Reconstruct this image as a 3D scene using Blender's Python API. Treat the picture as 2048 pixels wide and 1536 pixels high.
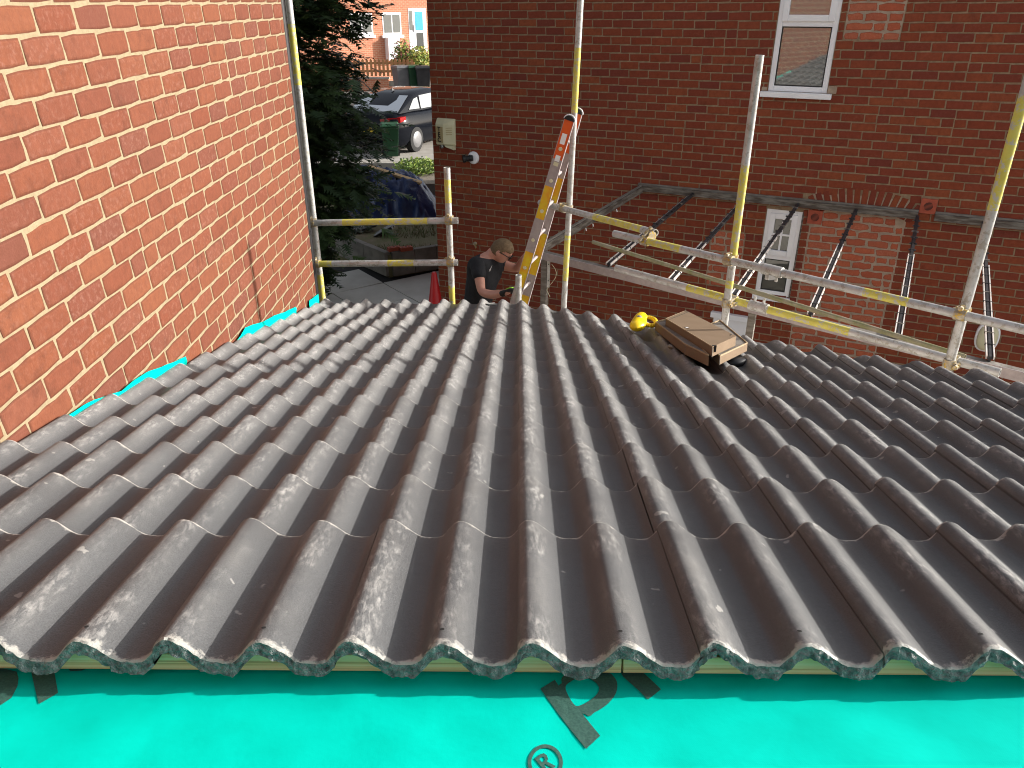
import bpy, bmesh, math, random
import numpy as np
from mathutils import Vector, Matrix, Quaternion, noise

R = math.radians
scene = bpy.context.scene
for o in list(bpy.data.objects):
    bpy.data.objects.remove(o)
COL = scene.collection

# ------------------------------------------------------------------ camera
CAM_Z = 4.1
PITCH, YAW = R(26.5), R(0.54)
cam_data = bpy.data.cameras.new('camera')
cam = bpy.data.objects.new('camera', cam_data)
COL.objects.link(cam)
cam.location = (0, 0, CAM_Z)
cam.rotation_euler = (math.pi / 2 - PITCH, 0, YAW)
cam_data.sensor_width = 36
cam_data.lens = 36 * 1530 / 2048
cam_data.clip_start = 0.05
cam_data.clip_end = 2000
scene.camera = cam

# ------------------------------------------------------------------ light
SUN = Vector((1.0, 0.16, 0.335)).normalized()      # towards the sun
world = bpy.data.worlds.new('World')
scene.world = world
world.use_nodes = True
wn = world.node_tree
sky = wn.nodes.new('ShaderNodeTexSky')
sky.sky_type = 'NISHITA'
sky.sun_disc = False
sky.sun_elevation = math.asin(SUN.z)
sky.sun_rotation = math.atan2(SUN.x, SUN.y)
sky.air_density = 1.0
sky.dust_density = 3.0
bg = wn.nodes['Background']
hs = wn.nodes.new('ShaderNodeHueSaturation')          # thin high cloud: a whiter sky all over
hs.inputs['Saturation'].default_value = .38
wn.links.new(sky.outputs['Color'], hs.inputs['Color'])
wn.links.new(hs.outputs['Color'], bg.inputs['Color'])
bg.inputs['Strength'].default_value = 0.15
sun_l = bpy.data.lights.new('sun', 'SUN')
sun_l.energy = 4.2
sun_l.angle = R(0.53)
sun_l.color = (1.0, 0.95, 0.88)
sun_o = bpy.data.objects.new('sun', sun_l)
COL.objects.link(sun_o)
sun_o.rotation_euler = SUN.to_track_quat('Z', 'Y').to_euler()
sun_o.location = SUN * 60
vs = scene.view_settings
vs.view_transform = 'Standard'
vs.look = 'None'
vs.exposure = .9
vs.gamma = 1.0
vs.use_curve_mapping = False
scene.cycles.max_bounces = 6
scene.cycles.use_denoising = True
scene.cycles.filter_width = 1.05

# ------------------------------------------------------------------ survey: sight lines measured on the site photograph
CAMP = Vector((0, 0, CAM_Z))
_f0 = Vector((-math.sin(YAW), math.cos(YAW), 0)); _r = Vector((math.cos(YAW), math.sin(YAW), 0)); _z = Vector((0, 0, 1))
_f = _f0 * math.cos(PITCH) - _z * math.sin(PITCH); _u = _f0 * math.sin(PITCH) + _z * math.cos(PITCH)
def ray(x, y): return _f + _r * ((x - 1024) / 1530) - _u * ((y - 768) / 1530)
def hit(x, y, n, p0):
    d = ray(x, y); return CAMP + d * ((Vector(p0) - CAMP).dot(n) / d.dot(n))
def at_y(x, y, Y): return hit(x, y, Vector((0, 1, 0)), (0, Y, 0))
def at_x(x, y, X): return hit(x, y, Vector((1, 0, 0)), (X, 0, 0))
def at_z(x, y, Z): return hit(x, y, Vector((0, 0, 1)), (0, 0, Z))
AL = R(13.86)
RN = Vector((0, math.sin(AL), math.cos(AL)))       # roof normal
RD = Vector((0, math.cos(AL), -math.sin(AL)))      # down the slope
RO = CAMP - RN * 0.648                             # origin of roof coordinates (u along X, v down slope, w along normal)
def rp(u, v, w): return RO + Vector((u, 0, 0)) + RD * v + RN * w
def on_roof(x, y, w=0.0): return hit(x, y, RN, RO + RN * w)
def roof_uv(p):
    d = p - RO; return d.x, d.dot(RD), d.dot(RN)
FD = Vector((.901, -.434, 0)).normalized(); FN = Vector((-.434, -.901, 0)).normalized()
FC = Vector((-1.0, 10.75, 0))
def fp(t, z, off=0.0): return FC + FD * t + FN * off + Vector((0, 0, z))
def on_fac(x, y, off=0.0):
    p = hit(x, y, FN, FC + FN * off); d = p - FC; return d.dot(FD), p.z
GZ = -0.1

# ------------------------------------------------------------------ helpers
def setp(o, label=None, cat=None, group=None, kind=None):
    if label: o['label'] = label
    if cat: o['category'] = cat
    if group: o['group'] = group
    if kind: o['kind'] = kind
    return o
def thing(name, loc, label, cat, group=None, kind=None):
    o = bpy.data.objects.new(name, None); COL.objects.link(o)
    o.location = loc; o.empty_display_size = .1
    return setp(o, label, cat, group, kind)
def wloc(o):
    l = Vector(o.location)
    while o.parent: o = o.parent; l += Vector(o.location)
    return l
class MB:
    def __init__(s): s.v = []; s.f = []; s.m = []; s.a = []
    def add(s, vs, fs, m=0, a=None):
        b = len(s.v); s.v += [Vector(p) for p in vs]; s.f += [[i + b for i in f] for f in fs]
        s.m += [m] * len(fs) if isinstance(m, int) else list(m)
        s.a += (a if a else [(0, 0, 0)] * len(vs)); return s
    def box(s, c, sz, rot=None, m=0):
        x, y, z = sz[0] / 2, sz[1] / 2, sz[2] / 2
        vs = [Vector((i * x, j * y, k * z)) for k in (-1, 1) for j in (-1, 1) for i in (-1, 1)]
        if rot is not None: vs = [rot @ p for p in vs]
        return s.add([p + Vector(c) for p in vs], [(0, 2, 3, 1), (4, 5, 7, 6), (0, 1, 5, 4), (2, 6, 7, 3), (0, 4, 6, 2), (1, 3, 7, 5)], m)
    def obox(s, p0, p1, w, h, up=(0, 0, 1), m=0):
        p0, p1 = Vector(p0), Vector(p1); d = p1 - p0; L = d.length; x = d.normalized()
        y = Vector(up).cross(x).normalized(); z = x.cross(y)
        return s.box((p0 + p1) / 2, (L, w, h), Matrix((x, y, z)).transposed(), m)
    def tube(s, p0, p1, r0, n=12, r1=None, m=0, cap=True, bands=None):
        p0, p1 = Vector(p0), Vector(p1); r1 = r0 if r1 is None else r1
        d = p1 - p0; L = d.length; x = d.normalized()
        y = x.orthogonal().normalized(); z = x.cross(y)
        cuts = [0.0, 1.0]
        if bands:
            for a, b in bands: cuts += [a, b]
        cuts = sorted(set(min(1, max(0, c)) for c in cuts))
        vs = []; fs = []; ms = []
        for c in cuts:
            r = r0 + (r1 - r0) * c
            for i in range(n):
                an = 2 * math.pi * i / n; vs.append(p0 + d * c + (y * math.cos(an) + z * math.sin(an)) * r)
        for k in range(len(cuts) - 1):
            mid = (cuts[k] + cuts[k + 1]) / 2
            mm = m
            if bands and any(a <= mid <= b for a, b in bands): mm = m + 1
            for i in range(n):
                j = (i + 1) % n; fs.append((k * n + i, k * n + j, (k + 1) * n + j, (k + 1) * n + i)); ms.append(mm)
        if cap:
            e = (len(cuts) - 1) * n
            fs.append(tuple(range(n))[::-1]); fs.append(tuple(range(e, e + n))); ms += [m, m]
        return s.add(vs, fs, ms)
    def loft(s, rings, m=0, cap=True, closed=True):
        n = len(rings[0]); vs = [p for r in rings for p in r]; fs = []
        for k in range(len(rings) - 1):
            for i in range(n if closed else n - 1):
                j = (i + 1) % n; fs.append((k * n + i, k * n + j, (k + 1) * n + j, (k + 1) * n + i))
        if cap and closed:
            fs.append(tuple(range(n))[::-1]); e = (len(rings) - 1) * n; fs.append(tuple(range(e, e + n)))
        return s.add(vs, fs, m)
    def lathe(s, base, axis, prof, n=20, m=0):
        axis = Vector(axis).normalized(); y = axis.orthogonal().normalized(); z = axis.cross(y)
        rings = [[Vector(base) + axis * h + (y * math.cos(2 * math.pi * i / n) + z * math.sin(2 * math.pi * i / n)) * r for i in range(n)] for r, h in prof]
        return s.loft(rings, m)
    def prism(s, poly, ex, m=0):
        n = len(poly); ex = Vector(ex); vs = [Vector(p) for p in poly] + [Vector(p) + ex for p in poly]
        fs = [tuple(range(n))[::-1], tuple(range(n, 2 * n))] + [(i, (i + 1) % n, n + (i + 1) % n, n + i) for i in range(n)]
        return s.add(vs, fs, m)
    def sphere(s, c, rad, nu=16, nv=10, m=0, rot=None):
        rad = Vector(rad) if not isinstance(rad, (int, float)) else Vector((rad,) * 3)
        vs = []; fs = []
        for j in range(nv + 1):
            th = math.pi * j / nv
            for i in range(nu):
                ph = 2 * math.pi * i / nu
                p = Vector((math.sin(th) * math.cos(ph) * rad.x, math.sin(th) * math.sin(ph) * rad.y, math.cos(th) * rad.z))
                if rot is not None: p = rot @ p
                vs.append(p + Vector(c))
        for j in range(nv):
            for i in range(nu):
                k = (i + 1) % nu; fs.append((j * nu + i, (j + 1) * nu + i, (j + 1) * nu + k, j * nu + k))
        return s.add(vs, fs, m)
    def mesh(s, name, mats, smooth=False, attr=None):
        vs = np.array([tuple(p) for p in s.v], dtype=np.float64).reshape(-1, 3)
        c = (vs.min(0) + vs.max(0)) / 2
        me = bpy.data.meshes.new(name); me.from_pydata((vs - c).tolist(), [], s.f)
        for mt in (mats if isinstance(mats, (list, tuple)) else [mats]): me.materials.append(mt)
        me.polygons.foreach_set('material_index', s.m)
        if smooth: me.polygons.foreach_set('use_smooth', [True] * len(me.polygons))
        if attr:
            at = me.attributes.new(attr, 'FLOAT_VECTOR', 'POINT')
            at.data.foreach_set('vector', np.array(s.a, dtype=np.float32).ravel())
        me.update(); return me, Vector(c)
    def build(s, name, mats, parent=None, smooth=False, attr=None, bevel=0, auto=None):
        me, c = s.mesh(name, mats, smooth, attr)
        o = bpy.data.objects.new(name, me); COL.objects.link(o)
        if parent: o.parent = parent; o.location = c - wloc(parent)
        else: o.location = c
        if bevel:
            b = o.modifiers.new('bevel', 'BEVEL'); b.width = bevel; b.segments = 2; b.limit_method = 'ANGLE'; b.angle_limit = R(35)
        if auto: me.set_sharp_from_angle(angle=R(auto))
        return o

# ------------------------------------------------------------------ materials
def mat(name, col, rough=.7, metal=0.0, spec=.4):
    m = bpy.data.materials.new(name); m.use_nodes = True
    b = m.node_tree.nodes['Principled BSDF']
    b.inputs['Base Color'].default_value = (*col, 1); b.inputs['Roughness'].default_value = rough
    b.inputs['Metallic'].default_value = metal; b.inputs['Specular IOR Level'].default_value = spec
    return m
class NT:
    def __init__(s, m): s.m = m; s.t = m.node_tree; s.b = s.t.nodes['Principled BSDF']
    def n(s, t, **k):
        x = s.t.nodes.new(t)
        for a, v in k.items():
            if hasattr(x, a): setattr(x, a, v)
        return x
    def l(s, a, b): s.t.links.new(a, b)
    def pos(s, scale=(1, 1, 1), obj=False, rot=(0, 0, 0)):
        if obj: src = s.n('ShaderNodeTexCoord').outputs['Object']
        else: src = s.n('ShaderNodeNewGeometry').outputs['Position']
        mp = s.n('ShaderNodeMapping'); mp.inputs['Scale'].default_value = scale; mp.inputs['Rotation'].default_value = rot
        s.l(src, mp.inputs['Vector']); return mp.outputs['Vector']
    def noise(s, vec, scale, detail=4, rough=.55, dist=0):
        x = s.n('ShaderNodeTexNoise'); s.l(vec, x.inputs['Vector'])
        x.inputs['Scale'].default_value = scale; x.inputs['Detail'].default_value = detail
        x.inputs['Roughness'].default_value = rough; x.inputs['Distortion'].default_value = dist
        return x.outputs['Fac']
    def ramp(s, fac, stops):
        x = s.n('ShaderNodeValToRGB'); s.l(fac, x.inputs['Fac']); e = x.color_ramp.elements
        while len(e) < len(stops): e.new(.5)
        for i, (p, c) in enumerate(stops):
            e[i].position = p; e[i].color = (c, c, c, 1) if isinstance(c, (int, float)) else (*c, 1)
        return x.outputs['Color']
    def mix(s, fac, a, b, mode='MIX'):
        x = s.n('ShaderNodeMix'); x.data_type = 'RGBA'; x.blend_type = mode
        for i, v in (('Factor', fac), ('A', a), ('B', b)):
            k = [q for q in x.inputs if q.name == i and (q.type == ('VALUE' if i == 'Factor' else 'RGBA'))][0]
            if isinstance(v, (int, float)): k.default_value = v
            elif isinstance(v, tuple): k.default_value = (*v, 1)
            else: s.l(v, k)
        return [q for q in x.outputs if q.type == 'RGBA'][0]
    def math(s, op, a, b=0.0, clamp=False):
        x = s.n('ShaderNodeMath'); x.operation = op; x.use_clamp = clamp
        for i, v in enumerate((a, b)):
            if isinstance(v, (int, float)): x.inputs[i].default_value = v
            else: s.l(v, x.inputs[i])
        return x.outputs[0]
    def attr(s, name):
        a = s.n('ShaderNodeAttribute'); a.attribute_name = name
        sp = s.n('ShaderNodeSeparateXYZ'); s.l(a.outputs['Vector'], sp.inputs[0]); return sp.outputs
    def bump(s, h, strength=.3, dist=.01):
        x = s.n('ShaderNodeBump'); x.inputs['Strength'].default_value = strength; x.inputs['Distance'].default_value = dist
        s.l(h, x.inputs['Height']); s.l(x.outputs['Normal'], s.b.inputs['Normal'])
    def col(s, c): s.l(c, s.b.inputs['Base Color'])
    def rough(s, r): s.l(r, s.b.inputs['Roughness'])

def noisy(name, c1, c2, scale=8, rough=.75, detail=5, bump=.2, bscale=None, bdist=.004, spec=.3, metal=0, stretch=(1, 1, 1), lo=.35, hi=.65):
    m = mat(name, c1, rough, metal, spec); t = NT(m); p = t.pos(stretch)
    f = t.noise(p, scale, detail); t.col(t.mix(t.ramp(f, [(lo, 0.0), (hi, 1.0)]), c1, c2))
    if bump: t.bump(t.noise(p, bscale or scale * 5, 4), bump, bdist)
    return m

def brick_mat(name, cols, mortar, smear, pale, rough=.82, bump=.35, dirt=.5, arris_shade=.5):
    # bk attribute: x = random per brick, y = second random, z = 1 at the arris, 0 inside the face
    m = mat(name, cols[0], rough, 0, .25); t = NT(m); a = t.attr('bk'); p = t.pos()
    st = [(i / (len(cols) - 1), c) for i, c in enumerate(cols)]
    base = t.ramp(a[0], st)
    g = t.noise(p, 26, 6, .65); base = t.mix(t.math('MULTIPLY', t.ramp(g, [(.35, 0.0), (.75, 1.0)]), .55), base, tuple(c * .62 for c in cols[0]))
    g2 = t.noise(p, 48, 5, .7); base = t.mix(t.math('MULTIPLY', t.ramp(g2, [(.50, 0.0), (.82, .9)]), t.math('MULTIPLY', a[1], pale)), base, tuple(min(1, c * 1.15 + .10) for c in cols[0]))
    g3 = t.noise(p, 9, 5, .7); base = t.mix(t.math('MULTIPLY', t.ramp(g3, [(.56, 0.0), (.74, 1.0)]), dirt), base, tuple(c * .35 for c in cols[0]))
    base = t.mix(t.math('MULTIPLY', t.ramp(a[2], [(.30, 0.0), (.62, 1.0)]), arris_shade), base, tuple(c * .45 for c in cols[0]))  # darker band along the brick edges: recess shade painted into the colour
    e = t.math('ADD', t.math('MULTIPLY', a[2], smear), t.math('MULTIPLY', t.noise(p, 95, 4, .7), .55))
    base = t.mix(t.ramp(e, [(.84, 0.0), (.90, 1.0)]), base, mortar)
    t.col(base); t.bump(t.math('ADD', t.noise(p, 130, 4, .6), t.noise(p, 34, 3)), bump, .006)
    return m

M = {}
M['brick_sun'] = brick_mat('red_brick', [(0.1513, 0.0456, 0.0224), (0.1648, 0.0511, 0.0232), (0.1361, 0.0392, 0.0216), (0.1744, 0.0583, 0.0272), (0.1513, 0.0428, 0.0208), (0.1226, 0.0401, 0.0256), (0.1609, 0.0528, 0.0288), (0.1417, 0.0392, 0.0192), (0.1561, 0.0474, 0.0240), (0.1648, 0.0547, 0.0264)], (0.2778, 0.2141, 0.1159), .26, .7, dirt=.5, arris_shade=.45)
M['mortar_sun'] = noisy('cream_mortar', (0.2678, 0.2158, 0.1339), (0.2223, 0.1758, 0.1060), 40, .9, bump=.6, bscale=160, bdist=.006)
M['brick_shade'] = brick_mat('dark_red_brick', [(0.2199, 0.0452, 0.0201), (0.2491, 0.0553, 0.0222), (0.1905, 0.0389, 0.0201), (0.2296, 0.0482, 0.0243), (0.2736, 0.0697, 0.0264), (0.1661, 0.0349, 0.0233), (0.2247, 0.0452, 0.0190)], (0.3224, 0.2410, 0.1535), .28, .25, dirt=.4, arris_shade=.35)
M['mortar_shade'] = noisy('buff_mortar', (0.3097, 0.2185, 0.1355), (0.2151, 0.1471, 0.0903), 22, .92, bump=.4, bscale=150)
M['brick_patch'] = brick_mat('orange_patch_brick', [(0.4200, 0.0998, 0.0483), (0.4620, 0.1260, 0.0609), (0.3675, 0.0893, 0.0473), (0.4410, 0.1365, 0.0735)], (0.3885, 0.2992, 0.2258), .66, .8, dirt=.2)
M['mortar_patch'] = noisy('smeared_grey_mortar', (0.4070, 0.3135, 0.2365), (0.2970, 0.2200, 0.1595), 14, .92, bump=.6, bscale=90, bdist=.01)

def tile_mat():
    m = mat('concrete_tile', (.2, .18, .165), .5, 0, .42); t = NT(m); a = t.attr('tl'); p = t.pos()
    oi = t.n('ShaderNodeObjectInfo').outputs['Random']
    base = t.ramp(oi, [(0, (.083, .0855, .089)), (.5, (.091, .0935, .097)), (1, (.100, .102, .105))])
    base = t.mix(t.math('MULTIPLY', t.ramp(t.noise(p, 5, 5, .6), [(.3, 0.0), (.75, 1.0)]), .35), base, (.064, .060, .058))
    base = t.mix(t.ramp(t.noise(p, 300, 3, .7), [(.40, 0.0), (.70, .55)]), base, (.034, .033, .033))
    base = t.mix(t.ramp(t.noise(p, 520, 2, .6), [(.60, 0.0), (.72, .45)]), base, (.17, .165, .16))
    # chalky scuffs left by boots and hands, on the crowns of the rolls
    ps = t.pos((1, .30, .6), rot=(0, 0, R(38)))
    sc = t.math('MULTIPLY', t.ramp(t.noise(ps, 120, 3, .6, .5), [(.43, 0.0), (.68, 1.0)]), t.ramp(t.noise(p, 33, 4, .7), [(.38, .1), (.62, 1.0)]))
    wide = t.ramp(t.noise(p, 4.6, 4, .6), [(.45, 0.0), (.62, 1.0)])
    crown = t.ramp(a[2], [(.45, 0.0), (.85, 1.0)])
    k = t.math('MULTIPLY', t.math('MULTIPLY', sc, wide), crown)
    base = t.mix(t.math('MULTIPLY', k, .95), base, (.30, .29, .277))
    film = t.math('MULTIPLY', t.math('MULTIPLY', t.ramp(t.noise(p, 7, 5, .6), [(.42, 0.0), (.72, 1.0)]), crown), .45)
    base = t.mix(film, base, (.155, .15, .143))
    # dust film plus painted sunlight on the crowns, both stronger towards the eaves
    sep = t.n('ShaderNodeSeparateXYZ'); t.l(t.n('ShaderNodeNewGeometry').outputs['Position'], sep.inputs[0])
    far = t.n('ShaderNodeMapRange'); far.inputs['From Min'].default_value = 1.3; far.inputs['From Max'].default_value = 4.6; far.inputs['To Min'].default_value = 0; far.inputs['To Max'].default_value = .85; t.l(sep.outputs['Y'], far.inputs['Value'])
    dust_and_light = t.math('MULTIPLY', far.outputs['Result'], t.ramp(t.noise(p, 3.1, 5, .65), [(.30, .35), (.62, 1.0)]))
    dust_and_light = t.math('MULTIPLY', dust_and_light, t.ramp(a[2], [(.22, .06), (.62, 1.0)]))
    base = t.mix(dust_and_light, base, (.27, .266, .258))
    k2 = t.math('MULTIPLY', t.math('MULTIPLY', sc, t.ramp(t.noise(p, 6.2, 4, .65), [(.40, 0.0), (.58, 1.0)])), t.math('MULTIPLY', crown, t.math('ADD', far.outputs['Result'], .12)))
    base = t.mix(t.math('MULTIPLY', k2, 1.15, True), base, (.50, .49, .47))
    # chipped pale tail and head edges
    ed = t.math('MAXIMUM', t.ramp(a[1], [(.95, 0.0), (1.0, 1.0)]), t.ramp(a[1], [(0.0, .9), (.075, 0.0)]))
    ch = t.ramp(t.math('ADD', t.math('MULTIPLY', ed, .55), t.noise(p, 48, 5, .7)), [(.82, 0.0), (.96, 1.0)])
    base = t.mix(t.math('MULTIPLY', ch, .85), base, (.36, .345, .315))
    sp = t.ramp(t.noise(p, 27, 2, .4), [(.735, 0.0), (.76, 1.0)])
    base = t.mix(t.math('MULTIPLY', sp, .6), base, (.33, .32, .3))
    t.col(base); t.rough(t.ramp(k, [(0.0, .48), (1.0, .8)]))
    t.bump(t.math('ADD', t.noise(p, 380, 3, .65), t.math('MULTIPLY', t.noise(p, 40, 3), .6)), .38, .003)
    return m
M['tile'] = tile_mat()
M['tile_raw'] = noisy('broken_tile_edge', (.095, .105, .105), (.26, .27, .265), 70, .95, 6, .9, 120, .02)
m = M['tile_raw']; t = NT(m)
M['hole'] = mat('nail_hole_dark', (.01, .01, .01), .9)

def membrane_mat():
    m = mat('green_membrane', (.0, .72, .56), .8, 0, .03); t = NT(m); p = t.pos()
    f = t.noise(p, 9, 5, .6)
    t.col(t.mix(t.ramp(f, [(.35, 0.0), (.7, 1.0)]), (.0, .50, .40), (.0, .57, .465)))
    w = t.n('ShaderNodeTexWave'); w.inputs['Scale'].default_value = 160; t.l(t.pos(rot=(0, 0, R(45))), w.inputs['Vector'])
    t.bump(t.math('ADD', t.math('MULTIPLY', w.outputs['Fac'], .25), t.noise(p, 30, 4)), .22, .004)
    return m
M['membrane'] = membrane_mat()
M['print'] = noisy('dark_print', (.030, .085, .072), (.05, .125, .10), 260, .55, 2, 0)
def batten_mat():
    m = mat('treated_pine', (.55, .47, .24), .7, 0, .3); t = NT(m)
    f = t.noise(t.pos((.6, 9, 95)), 2.2, 4, .5, .4); t.col(t.ramp(f, [(.3, (.52, .34, .15)), (.48, (.82, .62, .31)), (.7, (.88, .74, .45))]))
    t.bump(f, .3, .002); return m
M['batten'] = batten_mat()
M['knot'] = mat('pine_knot', (.05, .02, .012), .8)
def metal_mat(name, a, b, scale, rough, metal, c3=None):
    m = mat(name, a, rough, metal, .4); t = NT(m); p = t.pos()
    c = t.mix(t.ramp(t.noise(p, scale, 5, .65), [(.38, 0.0), (.66, 1.0)]), a, b)
    if c3: c = t.mix(t.ramp(t.noise(p, scale * 2.3, 5, .7), [(.53, 0.0), (.58, 1.0)]), c, c3)
    t.col(c); t.rough(t.ramp(t.noise(p, scale * 2, 4), [(.3, rough * .7), (.7, min(1, rough * 1.4))])); t.bump(t.noise(p, 180, 3), .15, .002)
    return m
M['galv'] = metal_mat('galvanised_steel', (.50, .50, .49), (.38, .375, .36), 14, .45, .35, (.33, .31, .27))
M['galv_y'] = metal_mat('worn_yellow_paint', (.58, .525, .11), (.50, .43, .07), 13, .55, .0, (.42, .41, .36))
M['coupler'] = metal_mat('zinc_coupler', (.42, .38, .30), (.30, .24, .17), 30, .5, .5, (.5, .33, .05))
M['alu'] = metal_mat('dull_aluminium', (.42, .36, .35), (.34, .29, .29), 12, .5, .3)
M['orange'] = noisy('orange_paint', (.75, .12, .015), (.68, .10, .02), 20, .5, bump=0)
M['ladder_y'] = noisy('scuffed_yellow_paint', (.68, .50, .02), (.70, .32, .02), 16, .55, bump=.1)
M['white_pvc'] = noisy('white_pvc', (.86, .85, .87), (.82, .81, .82), 6, .35, bump=0, spec=.5)
M['black'] = mat('black_plastic', (.012, .012, .013), .45)
M['dark_gap'] = mat('dark_rubber', (.015, .014, .013), .8)
M['timber_grey'] = noisy('weathered_grey_timber', (.14, .12, .10), (.24, .22, .195), 9, .85, 6, .4, 40, .01, stretch=(1, 1, 5))
M['timber_flake'] = noisy('flaking_painted_timber', (.085, .066, .053), (.20, .18, .155), 11, .85, 6, .5, 50, .01, lo=.42, hi=.62, stretch=(.5, .5, 3))
M['green_tube'] = noisy('mossy_pole', (.30, .26, .19), (.20, .20, .09), 12, .75, 5, .3)
M['glaze_dark'] = noisy('black_glazing_bar', (.022, .022, .024), (.06, .06, .065), 20, .45, bump=.1)
M['glaze_pale'] = noisy('pale_glazing_flange', (.62, .52, .46), (.72, .70, .67), 12, .5, bump=.1)
M['card'] = noisy('brown_cardboard', (0.1892, 0.1297, 0.0797), (0.1672, 0.1128, 0.0672), 7, .8, 5, .12, 60, .002)
M['card_edge'] = noisy('cut_cardboard_edge', (0.3610, 0.2755, 0.1757), (0.3135, 0.2327, 0.1425), 40, .9, bump=0)
M['yellow'] = mat('yellow_plastic', (.83, .58, .006), .35, 0, .5)
M['grey_plastic'] = mat('grey_plastic', (.25, .25, .25), .5)
M['terracotta'] = noisy('terracotta', (.42, .10, .055), (.34, .075, .045), 18, .8, bump=.2)
M['cream_plastic'] = noisy('cream_plastic', (.66, .62, .42), (.60, .56, .37), 10, .45, bump=0)
M['tan_plastic'] = noisy('tan_plastic', (.45, .36, .19), (.40, .31, .16), 10, .55, bump=0)
M['ink'] = mat('black_ink', (.015, .013, .012), .6)
M['white'] = mat('white_paint', (.8, .8, .8), .5)
M['red'] = mat('red_plastic', (.45, .01, .012), .4)
def glass_mat(name, tint, refl=.35, rough=.03):
    m = bpy.data.materials.new(name); m.use_nodes = True; nt = m.node_tree; t = NT(m)
    b = t.b; b.inputs['Base Color'].default_value = (*tint, 1); b.inputs['Roughness'].default_value = .6
    g = nt.nodes.new('ShaderNodeBsdfGlossy'); g.inputs['Roughness'].default_value = rough; g.inputs['Color'].default_value = (.9, .9, .9, 1)
    x = nt.nodes.new('ShaderNodeMixShader'); lw = nt.nodes.new('ShaderNodeLayerWeight'); lw.inputs['Blend'].default_value = .25
    mr = t.math('ADD', t.math('MULTIPLY', lw.outputs['Fresnel'], .6), refl, True)
    nt.links.new(mr, x.inputs[0]); nt.links.new(b.outputs[0], x.inputs[1]); nt.links.new(g.outputs[0], x.inputs[2])
    nt.links.new(x.outputs[0], nt.nodes['Material Output'].inputs[0]); return m
M['glass_grey'] = glass_mat('grey_window_glass', (.10, .11, .10), .25)
M['glass_dark'] = glass_mat('dark_window_glass', (.02, .025, .022), .08)
M['glass_blue'] = glass_mat('blue_door_glass', (.02, .36, .50), .08)
M['car_glass'] = glass_mat('car_glass', (.02, .03, .03), .22, .02)
# ================================================================== ground and setting
def slab_sheet(name, pts, z, m, thick=.12):
    b = MB(); b.prism([(p[0], p[1], z - thick) for p in pts], (0, 0, thick)); o = b.build(name, m); setp(o, kind='structure'); return o
M['soil'] = noisy('soil_ground', (.16, .135, .105), (.22, .19, .155), 3, .95, bump=.5, bscale=20, bdist=.02)
M['tarmac'] = noisy('tarmac', (.055, .054, .052), (.075, .072, .07), 3, .9, bump=.4, bscale=60)
M['concrete'] = noisy('pale_concrete', (.36, .34, .31), (.27, .25, .22), 3, .9, bump=.4, bscale=30)
M['slab'] = noisy('grey_paving_slab', (.64, .62, .57), (.54, .52, .47), 2.2, .9, bump=.4, bscale=30)
M['lawn'] = noisy('rough_lawn_soil', (.13, .13, .06), (.18, .145, .09), 4, .95, bump=.6, bscale=40, bdist=.02)
M['wall_block'] = noisy('dark_stained_block', (.17, .155, .135), (.26, .24, .21), 5, .92, bump=.5, bscale=30)

g = MB(); N = 24; S = 420
vs = [(-S + 2 * S * i / N, -S + 2 * S * j / N, -.35) for j in range(N + 1) for i in range(N + 1)]
g.add(vs, [(j * (N + 1) + i, j * (N + 1) + i + 1, (j + 1) * (N + 1) + i + 1, (j + 1) * (N + 1) + i) for j in range(N) for i in range(N)])
setp(g.build('ground', M['soil']), kind='structure')

# yard path of big square slabs, laid on the diagonal
KC = at_z(775, 507, .30); KL = at_z(640, 452, .30); KR = at_z(875, 492, .30)      # retaining edging of the lawn
path = MB(); path.prism([(-6.5, 6.2, GZ - .2), (3.2, 6.2, GZ - .2), (3.2, 13.2, GZ - .2), (-6.5, 13.2, GZ - .2)], (0, 0, .17))
path_o = setp(path.build('path', M['dark_gap']), kind='structure')
rng = random.Random(4)
ang = R(37)
ca, sa = math.cos(ang), math.sin(ang)
sl = MB(); sl.box((0, 0, 0), (.886, .886, .06)); me_slab, _ = sl.mesh('paving_slab', M['slab'])
for i in range(-9, 10):
    for j in range(-9, 10):
        cx, cy = -2.0 + .9 * (i * ca - j * sa), 9.6 + .9 * (i * sa + j * ca)
        if -6 < cx < 2.8 and 6.7 < cy < 12.8:
            o = bpy.data.objects.new('paving_slab', me_slab); COL.objects.link(o); o.parent = path_o
            o.location = Vector((cx, cy, GZ - .03 + rng.uniform(-.004, .004))) - path_o.location
            o.rotation_euler = (rng.uniform(-.006, .006), rng.uniform(-.006, .006), ang)

# raised lawn with retaining edge walls
lawn_poly = [KC, KR + (KR - KC) * .6, Vector((1.5, 19, 0)), Vector((-14, 19, 0)), KL + (KL - KC) * 1.6]
lawn = slab_sheet('lawn', [(p.x, p.y) for p in lawn_poly], .27, M['lawn'], .6)
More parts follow.
